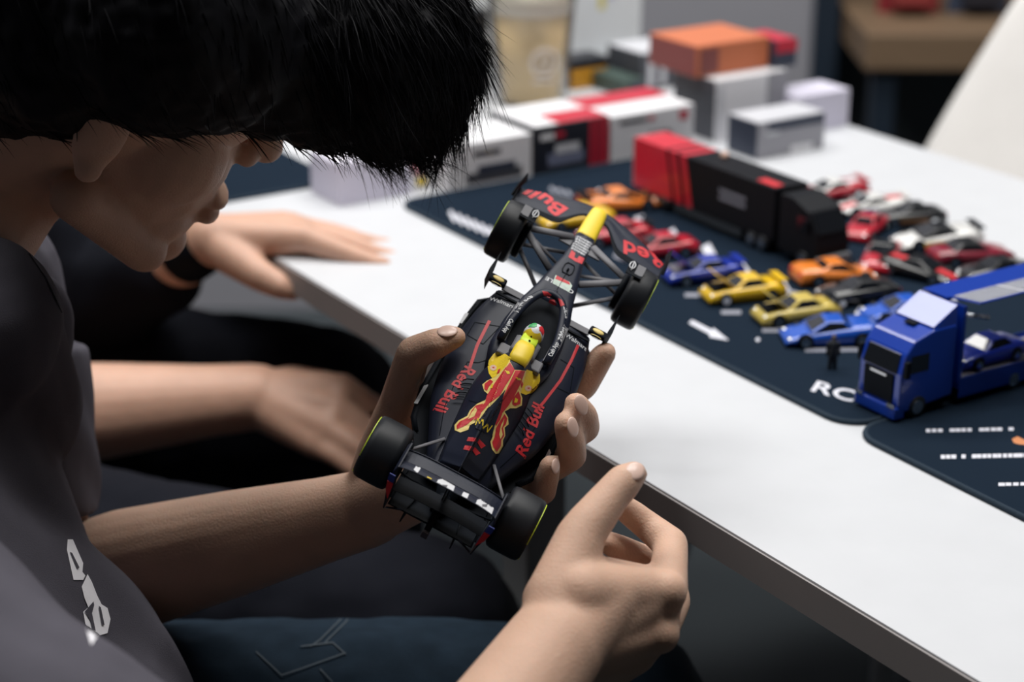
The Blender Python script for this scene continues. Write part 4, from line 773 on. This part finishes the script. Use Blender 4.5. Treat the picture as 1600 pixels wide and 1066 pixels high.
carton('model_car_box', 'white box with red and yellow marks beside the lavender box', 1.600, .905, .027, .05, .040, cw, None, None, [(cr, .1, .5, .6, .75), (cr, .2, .7, .4, .5), (YEL, .35, .75, .1, .3)])
carton('model_car_box', 'tall black box with pale line drawing behind the hair', 1.905, 1.122, .068, .03, .10, ck, None, None, [(clg, .2, .95, .42, .72), (ck, .3, .5, .45, .68), (ck, .6, .7, .45, .7), (cg, .55, .85, .1, .3), (ck, .62, .78, .14, .26)])
bigb = carton('shopping_box', 'large white upright box with faint yellow mark behind the cup', 1.95, 1.112, .335, .10, .20, mat('card bright white', (.74, .77, .80), .5), None, None, [(mat('faint yellow', (.7, .62, .2), .6), .80, .83, .36, .46), (mat('faint lilac', (.5, .5, .68), .6), .835, .88, .42, .52)])
# cup of iced drink
cpo = thing('drink_cup', 'clear plastic cup of milky iced tea with pale round logo', 'cup', TD(1.845, 1.212, TZ)); cpo.scale = (1.1, 1.1, 1)
CUPM = mat('clear cup plastic', (.95, .95, .95), .08, trans=.95, ior=1.08); TEA = mat('milky tea', (.78, .58, .30), .35, var=.15, vscale=12); FOAM = mat('milk foam', (.70, .64, .52), .6)
build('cup_wall', lathe([(.034, 0), (.0365, .003), (.049, .150), (.0505, .152), (.0475, .150), (.0352, .004), (.01, .003)], 36), CUPM, cpo, True)
build('tea', lathe([(.01, .0045), (.0345, .005), (.0430, .106), (.01, .106)], 36), TEA, cpo, True); build('milk_foam', lathe([(.01, .1062), (.0431, .1062), (.0452, .128), (.01, .130)], 36), FOAM, cpo, True)
build('lid', lathe([(.051, .149), (.052, .154), (.048, .160), (.02, .164)], 36), CUPM, cpo, True)
lg = []
for a in np.linspace(0, 2 * math.pi, 21): lg.append((a, 1))
def cup_pt(u, v): # u lateral m, v height
    r = .0358 + (v - 0) * .0875 + .0008; th = -math.pi / 2 + math.radians(18) + u / r; return V((r * math.cos(th), r * math.sin(th), v))
build('round_logo', tube([cup_pt(.014 * math.cos(a), .055 + .016 * math.sin(a)) for a in np.linspace(0, 2 * math.pi, 25)], .0018, 6), mat('pale logo', (.75, .68, .62), .5), cpo, True)
build('logo_mark', join(tube([cup_pt(-.006, .058), cup_pt(.0, .062), cup_pt(.007, .056)], .002, 6), tube([cup_pt(-.007, .048), cup_pt(.006, .049)], .002, 6), tube([cup_pt(-.012, .032), cup_pt(.012, .032)], .0018, 6)), MATS['pale logo'], cpo, True)
# ================================================================ BACKGROUND FURNITURE
POSTM = mat('post navy', (.012, .022, .038), .5)
struct('trim_1', box(.555, .60, 3.5, 3.57, 0, 2.6), POSTM)
struct('wall_partition', box(-1.6, .555, 3.52, 3.60, 0, 2.6), WALL)
WOOD = mat('tan wood', (.19, .125, .075), .6, var=.2, vscale=8, stretch=(1, 12, 12))
sh_ = thing('display_bench', 'dark bench with tan wooden top behind the white chair', 'bench', (1.05, 3.47, -.205))
build('bench_top', box(-.44, .62, -.2, .25, .735, .80), WOOD, sh_, bevel=.004)
for x in (-.40, -.12, .2, .58):
    for y in (-.16, .21): build('leg', box(x - .02, x + .02, y - .02, y + .02, .205, .735), POSTM, sh_)
build('lower_panel', box(-.43, .61, .20, .22, .25, .735), mat('slate panel', (.055, .065, .075), .6), sh_)
cols = [(.25, .02, .03), (.05, .07, .12), (.2, .22, .25), (.30, .05, .05), (.03, .03, .04), (.12, .13, .16), (.28, .03, .04), (.06, .06, .09)]
nm_ = ['dark red', 'navy', 'grey', 'brick red', 'black', 'slate', 'crimson', 'indigo']
for k in range(8):
    x = .74 + k * .125; b = thing('toy_package', nm_[k] + ' blister package standing on the tan bench', 'package', (x - .08, 3.42, .595), 0, 'packages on the tan bench'); m = mat('package ' + nm_[k], cols[k], .5)
    build('card_back', box(0, .11, .03, .034, 0, .17), m, b); build('blister', box(.02, .09, -.02, .03, .02, .09), mat('package toy ' + str(k), cols[(k + 3) % 8], .3), b, bevel=.004)
struct('wall_alcove', box(.60, 2.6, 4.15, 4.2, 0, 2.6), mat('alcove dark', (.035, .042, .055), .7))
# white chair
chp = thing('chair', 'white moulded plastic chair at the far side of the table', 'chair', (.468, 2.075, 0), math.radians(212.7))
CHW = mat('chair plastic', (.84, .82, .80), .4)
def shell(u, v): # u across -1..1, v up 0..1
    wdt = .245 * (1 - .20 * max(0, v - .35) ** 1.4 / .55) ; ang = u * .9
    return V((-.20 - .16 * v + .07 * (1 - math.cos(ang)) * 2.0, wdt * math.sin(ang) / math.sin(.9), .45 + .47 * v - .06 * v * abs(u) ** 3 * 2))
us = np.linspace(-1, 1, 15); vv = np.linspace(0, 1, 12)
build('backrest', loft([[shell(u, v) for u in us] + [shell(u, v) + V((-.012, 0, .003)) for u in us[::-1]] for v in vv]), CHW, chp, True)
build('seat', prism(rrect(-.22, .24, -.23, .23, .09), .43, .455), CHW, chp)
for x in (-.18, .19):
    for y in (-.18, .18): build('leg', tube([(x * .8, y * .8, .44), (x * 1.2, y * 1.2, 0)], [.018, .012], 8), STEEL, chp, True)
bpy.context.view_layer.update()
